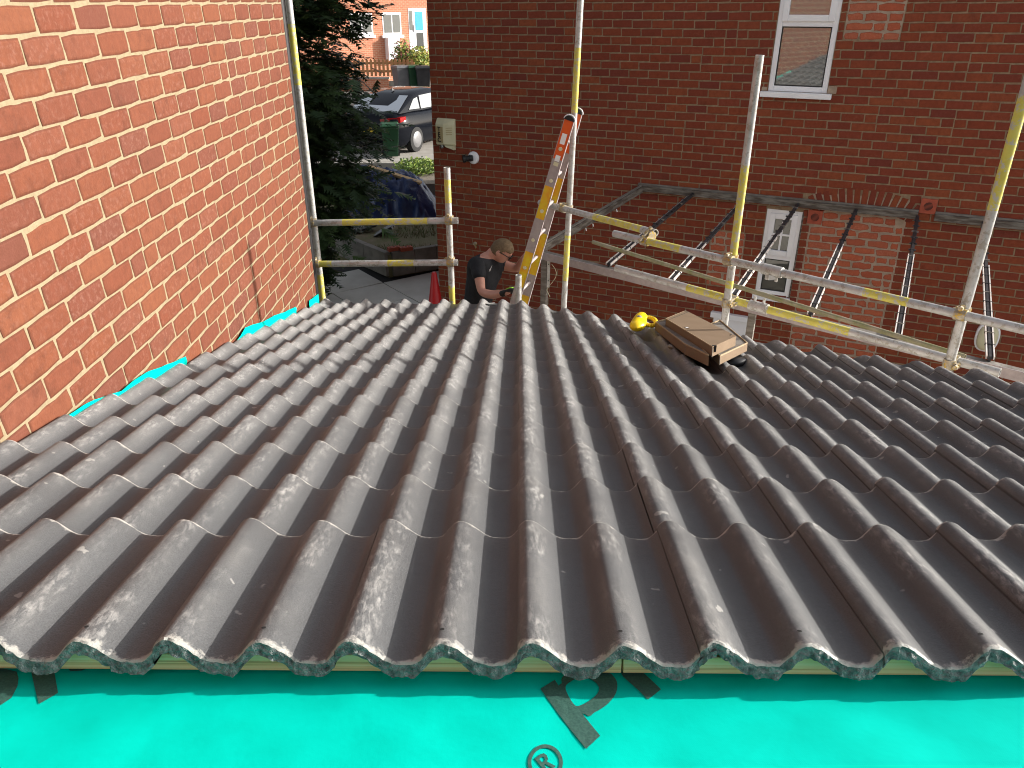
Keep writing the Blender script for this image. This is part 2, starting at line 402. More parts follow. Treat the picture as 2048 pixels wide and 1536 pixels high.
# grass blades, too many to count
gr = MB(); rng = random.Random(11)
def in_poly(x, y, poly):
    c = False; n = len(poly)
    for i in range(n):
        a, b = poly[i], poly[(i + 1) % n]
        if (a.y > y) != (b.y > y) and x < (b.x - a.x) * (y - a.y) / (b.y - a.y) + a.x: c = not c
    return c
for k in range(9000):
    x, y = rng.uniform(-4.2, -.4), rng.uniform(12.3, 16.5)
    if not in_poly(x, y, lawn_poly) or noise.noise(Vector((x * 1.3, y * 1.3, 0))) < -.12: continue
    h = rng.uniform(.03, .09); a = rng.uniform(0, 6.28); w = .006
    d = Vector((math.cos(a), math.sin(a), 0)); l = Vector((rng.uniform(-.03, .03), rng.uniform(-.03, .03), h)); b0 = Vector((x, y, .27))
    gr.add([b0 - d * w, b0 + d * w, b0 + l], [(0, 1, 2)], rng.randint(0, 1))
M['grass1'] = mat('green_grass', (.075, .13, .022), .7); M['grass2'] = mat('dry_grass', (.15, .13, .045), .7)
setp(gr.build('grass', [M['grass1'], M['grass2']]), 'short patchy grass on the raised lawn in the shade', 'grass', kind='stuff')

def edge_wall(p, q, name_label, h=.42, w=.11, n=4):
    t_ = thing('retaining_wall', (p.x, p.y, GZ), name_label, 'wall')
    L = (q - p).length; d = (q - p) / L
    for i in range(n):
        a, b = p + d * (L * i / n + .004), p + d * (L * (i + 1) / n - .004)
        mb = MB(); mb.obox((a.x, a.y, GZ + h / 2), (b.x, b.y, GZ + h / 2), w, h); mb.build('kerb_block', M['wall_block'], t_, bevel=.008)
    return t_
k1 = KL + (KL - KC) * .8
edge_wall(KC, k1, 'dark concrete edging wall running left from the lawn corner', n=6)
edge_wall(KC + (KR - KC).normalized() * .06, KR + (KR - KC) * .4, 'dark concrete edging wall between lawn corner and red brick house', n=3)

# street level beyond
drive = slab_sheet('driveway', [(-40, 19.05), (-.6, 19.05), (-.6, 26.5), (-40, 26.5)], .60, M['concrete'], .9)
road = slab_sheet('road', [(-60, 26.5), (60, 26.5), (60, 33.0), (-60, 33.0)], .56, M['tarmac'], .7)
pave = slab_sheet('pavement', [(-60, 33.0), (60, 33.0), (60, 80), (-60, 80)], .66, M['concrete'], .8)
bank = slab_sheet('flower_bed', [(-2.6, 16.6), (-.7, 16.6), (-.7, 18.95), (-2.6, 18.95)], .62, M['soil'], .6)
# ================================================================== tiled roof of the extension
GAUGE, TL, PW = .287, .42, .30
V1 = 1.547                      # tail of the top course
AMP, TH = .037, .023
def prof(u):
    """steep left flank, rounded crown, longer right flank, shallow flat pan"""
    u = (u - .023) % .15
    if u < .077: return -AMP * (.5 - .5 * math.cos(math.pi * (u / .077) ** 1.08))
    if u < .103: return -AMP - .0010 * math.sin(math.pi * (u - .077) / .026)
    return -AMP * (.5 + .5 * math.cos(math.pi * (u - .103) / .047))
def tilt(v): return -.039 * (1 - v / TL)
def tile_mesh(kind='plain', seed=0, holes=False):
    """local coordinates: x across, y down the slope from the head, z along the normal"""
    rg = random.Random(seed); mb = MB()
    us = [0, .004] + [i * .3 / 38 for i in range(1, 38)] + [.2995]
    vs_ = [0, .004, .14, .28, .413, .42]
    if kind == 'head':
        us = [0, .003] + [i * .3 / 58 for i in range(1, 58)] + [.2995]; vs_ = [0, .003, .012, .14, .28, .413, .42]
    n = len(us); top = []; bot = []; at = []
    for vi, v in enumerate(vs_):
        for u in us:
            w = prof(u) + tilt(v) + .0065 * max(0, 1 - u / .05) ** .7
            if v == 0: w -= .0025 if kind != 'head' else .003
            if vi == len(vs_) - 1: w -= .003
            if u == 0: w -= .003
            vv = v
            if kind == 'head' and v < .005:
                j = noise.noise(Vector((u * 60 + seed * 9, 3.1, 0))) * .004 + noise.noise(Vector((u * 190, seed * 5.3, 0))) * .0025
                vv = v + max(-.004, j); w += noise.noise(Vector((u * 120, 7.7, seed))) * .0018
            top.append(Vector((u, vv, w))); at.append((u, v / TL, 1 + (prof(u)) / AMP))
    b0 = 0
    mb.add(top, [(i * n + j, i * n + j + 1, (i + 1) * n + j + 1, (i + 1) * n + j) for i in range(len(vs_) - 1) for j in range(n - 1)], 0, at)
    nv = len(vs_)
    # head and tail edge faces, sides and underside
    def edge_strip(row, sgn, mi, rings=1, rough=0.0):
        base = [top[row * n + j] for j in range(n)]
        rr = [base]
        for k in range(1, rings + 1):
            f = k / rings; ring = []
            for j, p in enumerate(base):
                u = us[j]
                q = Vector((p.x, p.y, p.z - TH * f))
                if rough:
                    q.y += sgn * (noise.noise(Vector((u * 75, f * 4, seed * 3.7))) * rough + noise.noise(Vector((u * 240, f * 9, seed))) * rough * .7)
                    if k == rings: q.z += noise.noise(Vector((u * 90, 1.3, seed))) * .004
                ring.append(q)
            rr.append(ring)
        vs2 = [p for r in rr for p in r]
        fs = []
        for k in range(rings):
            for j in range(n - 1):
                f = (k * n + j, (k + 1) * n + j, (k + 1) * n + j + 1, k * n + j + 1)
                fs.append(f if sgn < 0 else f[::-1])
        mb.add(vs2, fs, mi, [(0, .5, 0)] * len(vs2)); return rr[-1]
    hb = edge_strip(0, -1, 1, 4 if kind == 'head' else 1, .0045 if kind == 'head' else 0)
    tb = edge_strip(nv - 1, 1, 0)
    mb.add(hb + tb, [(j, n + j, n + j + 1, j + 1) for j in range(n - 1)], 1, [(0, .5, 0)] * (2 * n))
    lf = [top[i * n] for i in range(nv)]; lf2 = [p - Vector((0, 0, TH * .75)) for p in lf]
    mb.add(lf + lf2, [(i, i + 1, nv + i + 1, nv + i) for i in range(nv - 1)], 0, [(0, .5, .2)] * (2 * nv))
    rt = [top[i * n + n - 1] for i in range(nv)]; rt2 = [p - Vector((0, 0, .007)) for p in rt]
    mb.add(rt + rt2, [(i, nv + i, nv + i + 1, i + 1) for i in range(nv - 1)], 0, [(0, .5, .2)] * (2 * nv))
    # underlap lip that runs below the neighbour's edge
    lip = []
    for v in (0, TL):
        for u in (.298, .312, .326):
            w = prof(u) + tilt(v) - .009; lip += [Vector((u, v, w)), Vector((u, v, w - .012))]
    mb.add(lip, [(0, 2, 8, 6), (2, 4, 10, 8), (0, 1, 3, 2), (2, 3, 5, 4), (6, 8, 9, 7), (8, 10, 11, 9), (4, 5, 11, 10)], [0, 0, 1, 1, 0, 0, 0], [(0, .5, .2)] * 12)
    if holes:
        u = .173; c = Vector((u, .036, prof(u) + tilt(.036) + .0006)); k = 9
        ring = [c + Vector((math.cos(2 * math.pi * i / k) * .0042, math.sin(2 * math.pi * i / k) * .0034, -abs(math.cos(2 * math.pi * i / k)) * .0002)) for i in range(k)]
        mb.add(ring, [tuple(range(k))], 2, [(0, .5, 0)] * k)
    return mb
RB = Matrix((Vector((1, 0, 0)), RD, RN)).transposed()     # roof basis: columns x, down slope, normal
RM4 = RB.to_4x4()
roof = thing('tiled_roof', rp(0, 3.0, -.16), 'grey-brown double-roll concrete tile roof sloping away between the sunlit wall and scaffold', 'roof')
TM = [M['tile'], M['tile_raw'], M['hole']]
plain = []
for s in range(6):
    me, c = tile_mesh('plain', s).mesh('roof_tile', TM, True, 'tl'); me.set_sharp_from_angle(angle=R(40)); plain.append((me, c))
rng = random.Random(2)
CUT_N = Vector((1.27, 1, 0)).normalized(); CUT_P = Vector((0, 5.50, 0))    # line of the slanting eaves on the right
def place_tile(me, c, u0, v0, du=0, dv=0, dw=0, rz=0):
    o = bpy.data.objects.new('roof_tile', me); COL.objects.link(o); o.parent = roof
    rot = RM4 @ Matrix.Rotation(rz, 4, 'Z')
    o.rotation_euler = rot.to_euler()
    o.location = rp(u0 + du, v0 + dv, dw) + (rot @ c) - wloc(roof); return o
n_tiles = 0
for r in range(16):
    for k in range(-5, 8):
        u0 = k * PW; v0 = V1 + r * GAUGE - TL
        cs = [(rp(u0 + a, v0 + b, 0) - CUT_P).dot(CUT_N) for a in (0, PW) for b in (0, TL)]
        if min(cs) > -.03: continue
        jit = dict(du=rng.uniform(-.0006, .0006), dv=rng.uniform(-.004, .004), dw=rng.uniform(-.0012, .0012), rz=rng.uniform(-.0022, .0022))
        if r == 0:
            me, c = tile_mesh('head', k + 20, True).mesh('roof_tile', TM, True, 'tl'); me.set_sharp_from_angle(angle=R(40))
            jit['dv'] *= .5; o = place_tile(me, c, u0, v0, **jit)
        elif max(cs) > 0:
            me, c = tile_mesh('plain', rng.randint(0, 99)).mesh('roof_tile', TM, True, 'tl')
            o = place_tile(me, c, u0, v0, **jit)
            bm = bmesh.new(); bm.from_mesh(me)
            mw = Matrix.LocRotScale(wloc(o), o.rotation_euler, None); inv = mw.inverted()
            bmesh.ops.bisect_plane(bm, geom=bm.verts[:] + bm.edges[:] + bm.faces[:], plane_co=inv @ CUT_P, plane_no=(inv.to_3x3() @ CUT_N).normalized(), clear_outer=True)
            bmesh.ops.holes_fill(bm, edges=[e for e in bm.edges if e.is_boundary], sides=0) if False else None
            bm.to_mesh(me); bm.free(); me.set_sharp_from_angle(angle=R(40))
            if not len(me.polygons): bpy.data.objects.remove(o); continue
        else:
            me, c = plain[rng.randrange(6)]; o = place_tile(me, c, u0, v0, **jit)
        n_tiles += 1

VH = V1 - TL
# timber batten under the heads, in butted lengths
for a, b in ((-1.46, .178), (.181, 2.36)):
    mb = MB(); mb.box(rp((a + b) / 2, VH + .044 + .02, -.1055), (b - a, .04, .031), RB); bt = mb.build('batten', M['batten'], roof, bevel=.0015)
    if a < 0:
        q = on_roof(26, 1314, -.1); u, _, _ = roof_uv(q); kn = MB(); kn.lathe(rp(u, VH + .0444, -.1055), -RD, [(.006, -.001), (.006, .0008), (.003, .0012)], 10); kn.build('knot', M['knot'], bt)
# breathable membrane sheet with gentle slack
MW = -.123
def mem_w(u, v):
    return MW + .004 * noise.noise(Vector((u * 2.2, v * 3.1, 1.7))) + .0020 * noise.noise(Vector((u * 9, v * 7, 4.2))) + .0011 * noise.noise(Vector((u * 24 + v * 13, v * 18 - u * 9, 8.8))) + .0016 * max(0, noise.noise(Vector(((u * .8 + v) * 14, (u - v) * 1.6, 3.3))))  - (.004 if v < VH else .004 * max(0, 1 - (v - VH) * 6)) * 1.0
mm = MB(); nu, nv = 150, 70
vs_ = []
for j in range(nv + 1):
    for i in range(nu + 1):
        u = -1.46 + 3.86 * i / nu; v = -.25 + (VH + .30 + .25) * j / nv; vs_.append(rp(u, v, mem_w(u, v)))
mm.add(vs_, [(j * (nu + 1) + i, (j + 1) * (nu + 1) + i, (j + 1) * (nu + 1) + i + 1, j * (nu + 1) + i + 1)[::-1] for j in range(nv) for i in range(nu)])
membrane = mm.build('membrane', M['membrane'], roof, True)
# printed lettering: dark ink sheet shapes that follow the membrane
def mem_uv(x, y):
    u, v, w = roof_uv(on_roof(x, y, MW - .004)); return Vector((u, v, 0))
def ink(polys, name):
    bm = bmesh.new()
    for outer, holes in polys:
        loops = [outer] + holes; eds = []
        for lp in loops:
            vv = [bm.verts.new((p.x, p.y, 0)) for p in lp]
            eds += [bm.edges.new((vv[i], vv[(i + 1) % len(vv)])) for i in range(len(vv))]
        bmesh.ops.triangle_fill(bm, edges=eds, use_beauty=True, use_dissolve=False)
    bmesh.ops.subdivide_edges(bm, edges=bm.edges[:], cuts=2, use_grid_fill=True)
    bmesh.ops.triangulate(bm, faces=bm.faces[:])
    mb = MB(); bm.verts.index_update()
    fs = []
    for f in bm.faces:
        ids = [v.index for v in f.verts]; fs.append(ids if f.normal.z > 0 else ids[::-1])
    mb.add([rp(v.co.x, v.co.y, mem_w(v.co.x, v.co.y) + .0012) for v in bm.verts], fs)
    bm.free(); return mb.build(name, M['print'], membrane)
def zpts(pts, ox, oy, sc): return [mem_uv(ox + x / sc, oy + y / sc) for x, y in pts]
def smooth_loop(pts, n=6):
    out = []; L = len(pts)
    for i in range(L):
        p0, p1, p2, p3 = pts[i - 1], pts[i], pts[(i + 1) % L], pts[(i + 2) % L]
        for k in range(n):
            s = k / n; out.append(.5 * ((2 * p1) + (p2 - p0) * s + (2 * p0 - 5 * p1 + 4 * p2 - p3) * s * s + (3 * p1 - p0 - 3 * p2 + p3) * s ** 3))
    return out
Z2 = (680, 1000, 2.844); Z1 = (0, 1000, 2.866)
bowl_out = smooth_loop(zpts([(1262, 1048), (1300, 995), (1390, 962), (1495, 970), (1568, 1022), (1572, 1090), (1520, 1160), (1450, 1205), (1395, 1216)], *Z2), 5)[: 8 * 5 + 1]
p_outer = zpts([(1140, 1080), (1222, 1032), (1243, 1062)], *Z2) + bowl_out + zpts([(1376, 1210), (1480, 1340), (1400, 1416)], *Z2)
p_hole = smooth_loop(zpts([(1283, 1078), (1310, 1040), (1385, 1016), (1452, 1040), (1474, 1080), (1440, 1125), (1370, 1165), (1330, 1160)], *Z2), 4)
ink([(p_outer, [p_hole])], 'letter_print')
ink([(zpts([(1560, 930), (1655, 930), (1720, 985), (1826, 1078), (1752, 1133), (1700, 1085), (1610, 1010)], *Z2), [])], 'letter_print')
cR = (1168, 1490)
def ring_pts(r, n=28): return zpts([(cR[0] + r * math.cos(6.2832 * i / n), cR[1] + r * 1.02 * math.sin(6.2832 * i / n)) for i in range(n)], *Z2)
def glyph(pts, size=108, ang=R(39)):
    out = []
    for x, y in pts:
        x, y = (x - .32) * size, (y - .5) * size
        out.append((cR[0] + x * math.cos(ang) - y * math.sin(ang), cR[1] - (x * math.sin(ang) + y * math.cos(ang))))
    return zpts(out, *Z2)
R_out = [(0, 0), (0, 1), (.38, 1), (.56, .93), (.62, .75), (.56, .56), (.42, .48), (.64, 0), (.44, 0), (.26, .44), (.18, .44), (.18, 0)]
R_in = [(.18, .60), (.18, .84), (.36, .84), (.43, .79), (.44, .72), (.42, .65), (.36, .60)]
ink([(ring_pts(100), [ring_pts(80)])], 'letter_print')
ink([(glyph(R_out), [glyph(R_in)])], 'letter_print')
ink([(zpts([(-60, 960), (20, 968), (96, 985), (106, 1020), (100, 1062), (64, 1128), (0, 1172), (-60, 1190)], *Z1), [])], 'letter_print')
ink([(zpts([(165, 925), (298, 925), (316, 1010), (332, 1100), (222, 1164), (196, 1060)], *Z1), [])], 'letter_print')
ink([(zpts([(360, 930), (540, 930), (520, 962), (470, 980), (404, 984)], *Z1), [])], 'letter_print')
# membrane upstands tucked against the wall
def flap(pts_px, X=-1.487):
    lo = [at_x(x, y2, X) for x, y1, y2 in pts_px]; hi = [at_x(x, y1, X) for x, y1, y2 in pts_px]
    mb = MB(); rows = []
    for f in (0, .35, .7, 1):
        rows.append([a.lerp(b, f * .92) + Vector((.006 + .012 * noise.noise(Vector((a.y * 9, f * 2.2, 0))) - .006 * f, 0, 0)) for a, b in zip(lo, hi)])
    n = len(lo)
    mb.loft(rows, 0, False, False); o = mb.build('membrane_upstand', M['membrane'], roof, True)
    s = o.modifiers.new('thick', 'SOLIDIFY'); s.thickness = .0012
    return o
def dens(pts, k=4):
    out = []
    for a, b in zip(pts, pts[1:]):
        for i in range(k): out.append(tuple(a[j] + (b[j] - a[j]) * i / k for j in range(3)))
    return out + [pts[-1]]
flap(dens([(118, 838, 875), (150, 818, 860), (190, 795, 850), (240, 778, 830), (270, 755, 812), (300, 738, 790), (345, 722, 760), (372, 710, 745)]))
flap(dens([(470, 684, 700), (490, 652, 690), (512, 645, 676), (530, 640, 668), (548, 629, 655), (570, 622, 642), (592, 612, 628)]))
flap(dens([(618, 600, 622), (626, 594, 616), (637, 586, 606)]))
# roof deck, eaves boards and walls below
dk = MB(); WD = -.165
deck = [rp(-1.46, -.3, WD), rp(2.42, -.3, WD), rp(2.42, 2.45, WD), None, rp(-1.46, 5.70, WD)]
def cut_v(u):      # slope distance where the slanting eaves crosses column u
    return (5.50 - 1.27 * u - RO.y) / RD.y
vlim = V1 + 15 * GAUGE
def vend(u): return min(vlim, cut_v(u))
pl = [(-1.46, -.3), (2.42, -.3), (2.42, vend(2.42) - .06), (.02, vlim - .06), (-1.46, vlim - .06)]
dk.prism([rp(u, v, WD - .04) for u, v in pl], RN * .03); dk.build('roof_deck', M['timber_grey'], roof)
for a, b in ((pl[2], pl[3]), (pl[3], pl[4])):
    mb = MB(); mb.obox(rp(a[0], a[1] + .015, -.19), rp(b[0], b[1] + .015, -.19), .022, .20, RN); mb.build('fascia_board', M['white_pvc'], roof)
def gutter(a, b):
    mb = MB(); p, q = rp(a[0], a[1] + .07, -.16), rp(b[0], b[1] + .07, -.16)
    d = (q - p).normalized(); o = d.cross(Vector((0, 0, 1))).normalized()
    prf = [(math.cos(R(180 + 180 * i / 8)) * .05, math.sin(R(180 + 180 * i / 8)) * .05) for i in range(9)]
    mb.loft([[c + o * x + Vector((0, 0, z)) for x, z in prf] for c in (p, q)], 0, False, False)
    ob = mb.build('gutter', M['black'], roof, True); s = ob.modifiers.new('t', 'SOLIDIFY'); s.thickness = .003
gutter((2.35, pl[2][1] + .02), pl[3]); gutter((.0, pl[3][1]), pl[4])
wl = thing('extension_wall', (0, 3, GZ), 'plain rendered walls under the tiled roof', 'wall')
M['render'] = noisy('grey_render', (.42, .40, .36), (.36, .33, .30), 3, .9, bump=.3)
fl = [(rp(u, v - .25, WD - .1)) for u, v in (pl[2], pl[3], pl[4])]
for a, b in ((fl[0], fl[1]), (fl[1], fl[2])):
    mb = MB(); n_ = Vector((b.y - a.y, a.x - b.x, 0)).normalized() * .2
    vsb = [Vector((a.x, a.y, GZ)), Vector((b.x, b.y, GZ)), b, a]
    mb.prism(vsb, n_); mb.build('rendered_panel', M['render'], wl)
# ================================================================== brick walls
def brick_geo(L, H, D, rg, jit=.002, ns=(3, 2), inset=.007, tint=None, proud=0.0):
    """brick in local axes: a along the wall, b up, c outward; returns verts, faces, attr"""
    out = []
    hx, hy = L / 2, H / 2; ch = min(.006, H * .1)
    def side(p, q, n):
        for i in range(n):
            f = i / n; out.append((p[0] + (q[0] - p[0]) * f, p[1] + (q[1] - p[1]) * f))
    side((-hx + ch, -hy), (hx - ch, -hy), ns[0]); side((hx, -hy + ch), (hx, hy - ch), ns[1])
    side((hx - ch, hy), (-hx + ch, hy), ns[0]); side((-hx, hy - ch), (-hx, -hy + ch), ns[1])
    n = len(out)
    ring = [(x + rg.uniform(-jit, jit), y + rg.uniform(-jit, jit)) for x, y in out]
    t1, t2 = tint if tint else (rg.random(), rg.random())
    c0 = proud + rg.uniform(-.0012, .0012)
    tx, ty = rg.uniform(-.004, .004), rg.uniform(-.012, .012)
    vs = [(x, y, -D) for x, y in ring] + [(x, y, c0 - .003 + x * tx + y * ty) for x, y in ring]
    ins = []
    for (x, y) in ring:
        ins.append((x * (1 - inset / hx), y * (1 - inset / hy)))
    vs += [(x, y, c0 + x * tx + y * ty) for x, y in ins]
    fs = []
    for k in range(2):
        for i in range(n):
            j = (i + 1) % n; fs.append((k * n + i, k * n + j, (k + 1) * n + j, (k + 1) * n + i))
    fs.append(tuple(range(2 * n, 3 * n)))
    at = [(t1, t2, 1.0)] * (2 * n) + [(t1, t2, 0.0)] * n
    return vs, fs, at
def proj(p):
    d = Vector(p) - CAMP; zc = d.dot(_f)
    if zc < .05: return None
    return 1024 + 1530 * d.dot(_r) / zc, 768 - 1530 * d.dot(_u) / zc, zc
def lay(t0, t1, z0, z1, course, length, joint, phase, holes, rg, headers=.06, zbase=0.0, var=.006):
    """list of (t centre, z centre, L, H) stretcher bond between t0 and t1, leaving rectangular holes"""
    out = []; r = math.floor((z0 - zbase) / course)
    while zbase + r * course < z1 - .01:
        zb = zbase + r * course; zt = zb + course; off = (phase if r % 2 else phase + length / 2)
        segs = [(t0, t1)]
        for h in holes:
            if h[3] > zb + .02 and h[2] < zt - .02:
                ns = []
                for a, b in segs:
                    if h[1] <= a or h[0] >= b: ns.append((a, b)); continue
                    if h[0] - a > .03: ns.append((a, h[0]))
                    if b - h[1] > .03: ns.append((h[1], b))
                segs = ns
        for a, b in segs:
            k = math.floor((a - off) / length); js = [a]
            while True:
                k += 1; q = off + k * length + rg.uniform(-var, var)
                if q >= b - .04: break
                if q > a + .04:
                    js.append(q)
                    if rg.random() < headers: js.append(q + length / 2) if q + length / 2 < b - .05 else None
            js.append(b)
            for p, q in zip(js, js[1:]):
                if q - p > .03: out.append(((p + q) / 2, zb + course / 2, q - p - joint, course - joint))
        r += 1
    return out
def make_bricks(parent, bricks, frame, rotm, mats, nmax, score, jit, ns, depth=.05, proud=0.0, seed=1, part='brick', stuff_label=None, matsel=None, inset=.007):
    rg = random.Random(seed); rank = sorted(range(len(bricks)), key=lambda i: -score(bricks[i])); ind = set(rank[:nmax])
    rest = MB(); base = wloc(parent)
    for i, (tc, zc, L, H) in enumerate(bricks):
        vs, fs, at = brick_geo(L, H, depth, rg, jit, ns, inset, proud=proud)
        mi = matsel(tc, zc) if matsel else 0
        if i in ind and score(bricks[i]) > 0:
            me = bpy.data.meshes.new(part); me.from_pydata(vs, [], fs); me.materials.append(mats[mi])
            a = me.attributes.new('bk', 'FLOAT_VECTOR', 'POINT'); a.data.foreach_set('vector', np.array(at, dtype=np.float32).ravel())
            o = bpy.data.objects.new(part, me); COL.objects.link(o); o.parent = parent
            o.location = frame(tc, zc) - base; o.rotation_euler = rotm.to_euler()
        else:
            f0 = frame(tc, zc); rest.add([f0 + rotm @ Vector(v) for v in vs], fs, mi, at)
    if rest.v:
        o = rest.build('brickwork', mats, parent, False, 'bk'); o['kind'] = 'stuff'
        if stuff_label: o['label'] = stuff_label

# ---------------- sunlit wall on the left
WX = -1.50
LR = Matrix((Vector((0, 1, 0)), Vector((0, 0, 1)), Vector((1, 0, 0)))).transposed()
house_l = thing('brick_house', (WX - 1.5, 2.5, GZ), 'sunlit orange-red brick house wall with thick cream pointing beside the tiles', 'house')
YC = 5.365
mw_ = MB(); ny, nz = 150, 90
vs_ = []
z0, z1 = 1.4, 5.9
for j in range(nz + 1):
    for i in range(ny + 1):
        y = -2.2 + (YC + 2.2 - .004) * i / ny; z = z0 + (z1 - z0) * j / nz
        vs_.append((WX - .0025 + .0022 * noise.noise(Vector((y * 22, z * 30, 0))), y, z))
mw_.add(vs_, [(j * (ny + 1) + i, j * (ny + 1) + i + 1, (j + 1) * (ny + 1) + i + 1, (j + 1) * (ny + 1) + i) for j in range(nz) for i in range(ny)])
mw_.build('mortar', M['mortar_sun'], house_l, True)
core = MB(); core.box((WX - 2.03, (YC - 2.2) / 2, (5.9 + GZ) / 2), (4.0, YC + 2.19, 5.9 - GZ)); core.build('wall_core', M['mortar_sun'], house_l)
rfm = MB(); M['slate'] = noisy('slate_roof', (.07, .07, .075), (.11, .11, .115), 6, .6, bump=.3)
rfm.prism([(WX + .25, -2.5, 5.9), (WX - 4.4, -2.5, 5.9), (WX - 2.1, -2.5, 7.5)], (0, YC + 2.9, 0)); rfm.build('roof', M['slate'], house_l)
rg = random.Random(5)
bl = lay(-2.2, YC, 1.6, 5.85, .0877, .232, .0085, 2.614, [], rg, .02, 4.097 - .0877 * 40, .005)
def sc_l(b):
    q = proj((WX, b[0], b[1]))
    if not q or not (-80 < q[0] < 700 and -30 < q[1] < 900): return 0
    if b[1] < 3.36 - .247 * b[0] + .02: return 0
    return 1 / q[2]
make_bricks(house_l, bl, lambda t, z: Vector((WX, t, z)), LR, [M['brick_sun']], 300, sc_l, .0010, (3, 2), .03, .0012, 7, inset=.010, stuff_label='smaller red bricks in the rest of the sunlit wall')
# black downpipe at the far corner
dp = thing('downpipe', (WX - .03, YC + .075, GZ), 'thin black downpipe at the far corner of the sunlit brick wall', 'pipe')
mb = MB(); mb.tube((WX - .038, YC + .075, GZ), (WX - .038, YC + .075, 5.8), .034, 14); mb.build('pipe', M['black'], dp, True, auto=40)
for z in (2.6, 4.3):
    mb = MB(); mb.tube((WX - .038, YC + .075, z), (WX - .038, YC + .075, z + .04), .041, 14); mb.box((WX - .038, YC + .025, z + .02), (.06, .06, .03)); mb.build('pipe_clip', M['black'], dp)

# ---------------- shaded house across the gap
FR = Matrix((FD, Vector((0, 0, 1)), FN)).transposed()
T0, T1, ZT = -.212, 7.45, 5.75
house_d = thing('neighbour_house', fp(3.6, GZ, -2), 'dark red brick house in shade with white windows and a bricked-up arched opening', 'house')
UW = (4.125, 4.735, 3.235, 4.62); LW = (4.305, 4.700, .925, 1.960)
PA = (4.80, 5.76, -.1, 2.08)                                    # bricked up opening
PB = (3.70, 4.10, 1.0, 1.62)                                    # old rough patch left of the small window
PU = (4.80, 5.33, 3.79, 4.16)                                   # repaired patch beside the upper window
V1r = (4.762, 4.915, 1.845, 1.998); V2r = (5.866, 6.02, 2.085, 2.238)   # terracotta vents
dp_ = 7.5
def fbox(mb, ta, tb, za, zb, oa, ob, m=0):
    mb.add([fp(t, z, o) for z in (za, zb) for o in (oa, ob) for t in (ta, tb)], [(0, 2, 3, 1), (4, 5, 7, 6), (0, 1, 5, 4), (2, 6, 7, 3), (0, 4, 6, 2), (1, 3, 7, 5)], m)
mb = MB()
for ta, tb, za, zb in ((T0, UW[0], GZ, ZT), (UW[1], T1, GZ, ZT), (UW[0], UW[1], UW[3], ZT)): pass
cells_t = sorted({T0 + .004, UW[0], UW[1], LW[0], LW[1], T1 - .004}); cells_z = sorted({GZ, UW[2], UW[3], LW[2], LW[3], ZT})
for a, b in zip(cells_t, cells_t[1:]):
    for c, d in zip(cells_z, cells_z[1:]):
        tm, zm = (a + b) / 2, (c + d) / 2
        if any(w[0] < tm < w[1] and w[2] < zm < w[3] for w in (UW, LW)): continue
        mb.add([fp(a, c, -.006), fp(b, c, -.006), fp(b, d, -.006), fp(a, d, -.006)], [(0, 1, 2, 3)])
mb.build('mortar', M['mortar_shade'], house_d)
mb = MB(); fbox(mb, T0 + .006, T1 - .006, GZ, ZT, -dp_, -.16); mb.build('wall_core', M['brick_shade'], house_d)
mb = MB(); fbox(mb, PA[0] - .03, PA[1] + .03, GZ, 2.2, -.006 + .0015, -.0035); mb.build('patch_mortar', M['mortar_patch'], house_d)
for q_ in (PB, PU):
    mb = MB(); fbox(mb, *q_, -.0045, -.0038); mb.build('patch_mortar', M['mortar_patch'], house_d)
mb = MB()
for e, (ta, tb) in enumerate(((T0 - .3, T1 + .3),)):
    a0, a1 = fp(ta, ZT, .3), fp(ta, ZT, -dp_ - .3); rd = fp(ta, ZT + 2.2, -dp_ / 2); mb.prism([a0, rd, a1], FD * (tb - ta))
mb.build('roof', M['slate'], house_d)
rg = random.Random(9)
arch_c = (5.31, 1.02); AR0 = 1.13
def in_arch(t, z):
    return PA[0] - .06 < t < PA[1] + .10 and math.hypot(t - arch_c[0], z - arch_c[1]) < AR0 + .12 and z > 2.0
fb = lay(T0, T1, GZ, ZT, .0877, .239, .0078, .137, [UW, LW, PA, PB, PU, V1r, V2r], rg, .03, 4.013 - .0877 * 47, .006)
fb = [b for b in fb if not in_arch(b[0], b[1])]
def sc_f(b):
    q = proj(fp(b[0], b[1]))
    if not q or not (0 < q[0] < 2048 and 0 < q[1] < 600 + max(0, q[0] - 1040) * .15): return 0
    return b[2] * b[3] / q[2] ** 2
make_bricks(house_d, fb, lambda t, z: fp(t, z, 0), FR, [M['brick_shade']], 215, sc_f, .0016, (1, 1), .03, .0, 17, stuff_label='smaller dark red bricks in the rest of the shaded wall', inset=.006)
pb = lay(PA[0], PA[1], PA[2], 2.06, .0877, .239, .017, .05, [V1r], rg, .12, 4.013 - .0877 * 47, .02)
pb = [b for b in pb if not (b[1] > 1.93 and abs(b[0] - arch_c[0]) > .40)]
pb += lay(*PB, .0877, .239, .015, .06, [], rg, .1, 4.013 - .0877 * 47, .02) + lay(*PU, .0877, .239, .017, .05, [], rg, .25, 4.013 - .0877 * 47, .02)
make_bricks(house_d, pb, lambda t, z: fp(t, z, 0), FR, [M['brick_patch']], 85, sc_f, .008, (3, 2), .03, .0, 23, part='patch_brick', stuff_label='rougher orange bricks filling the old opening low down', inset=.014)
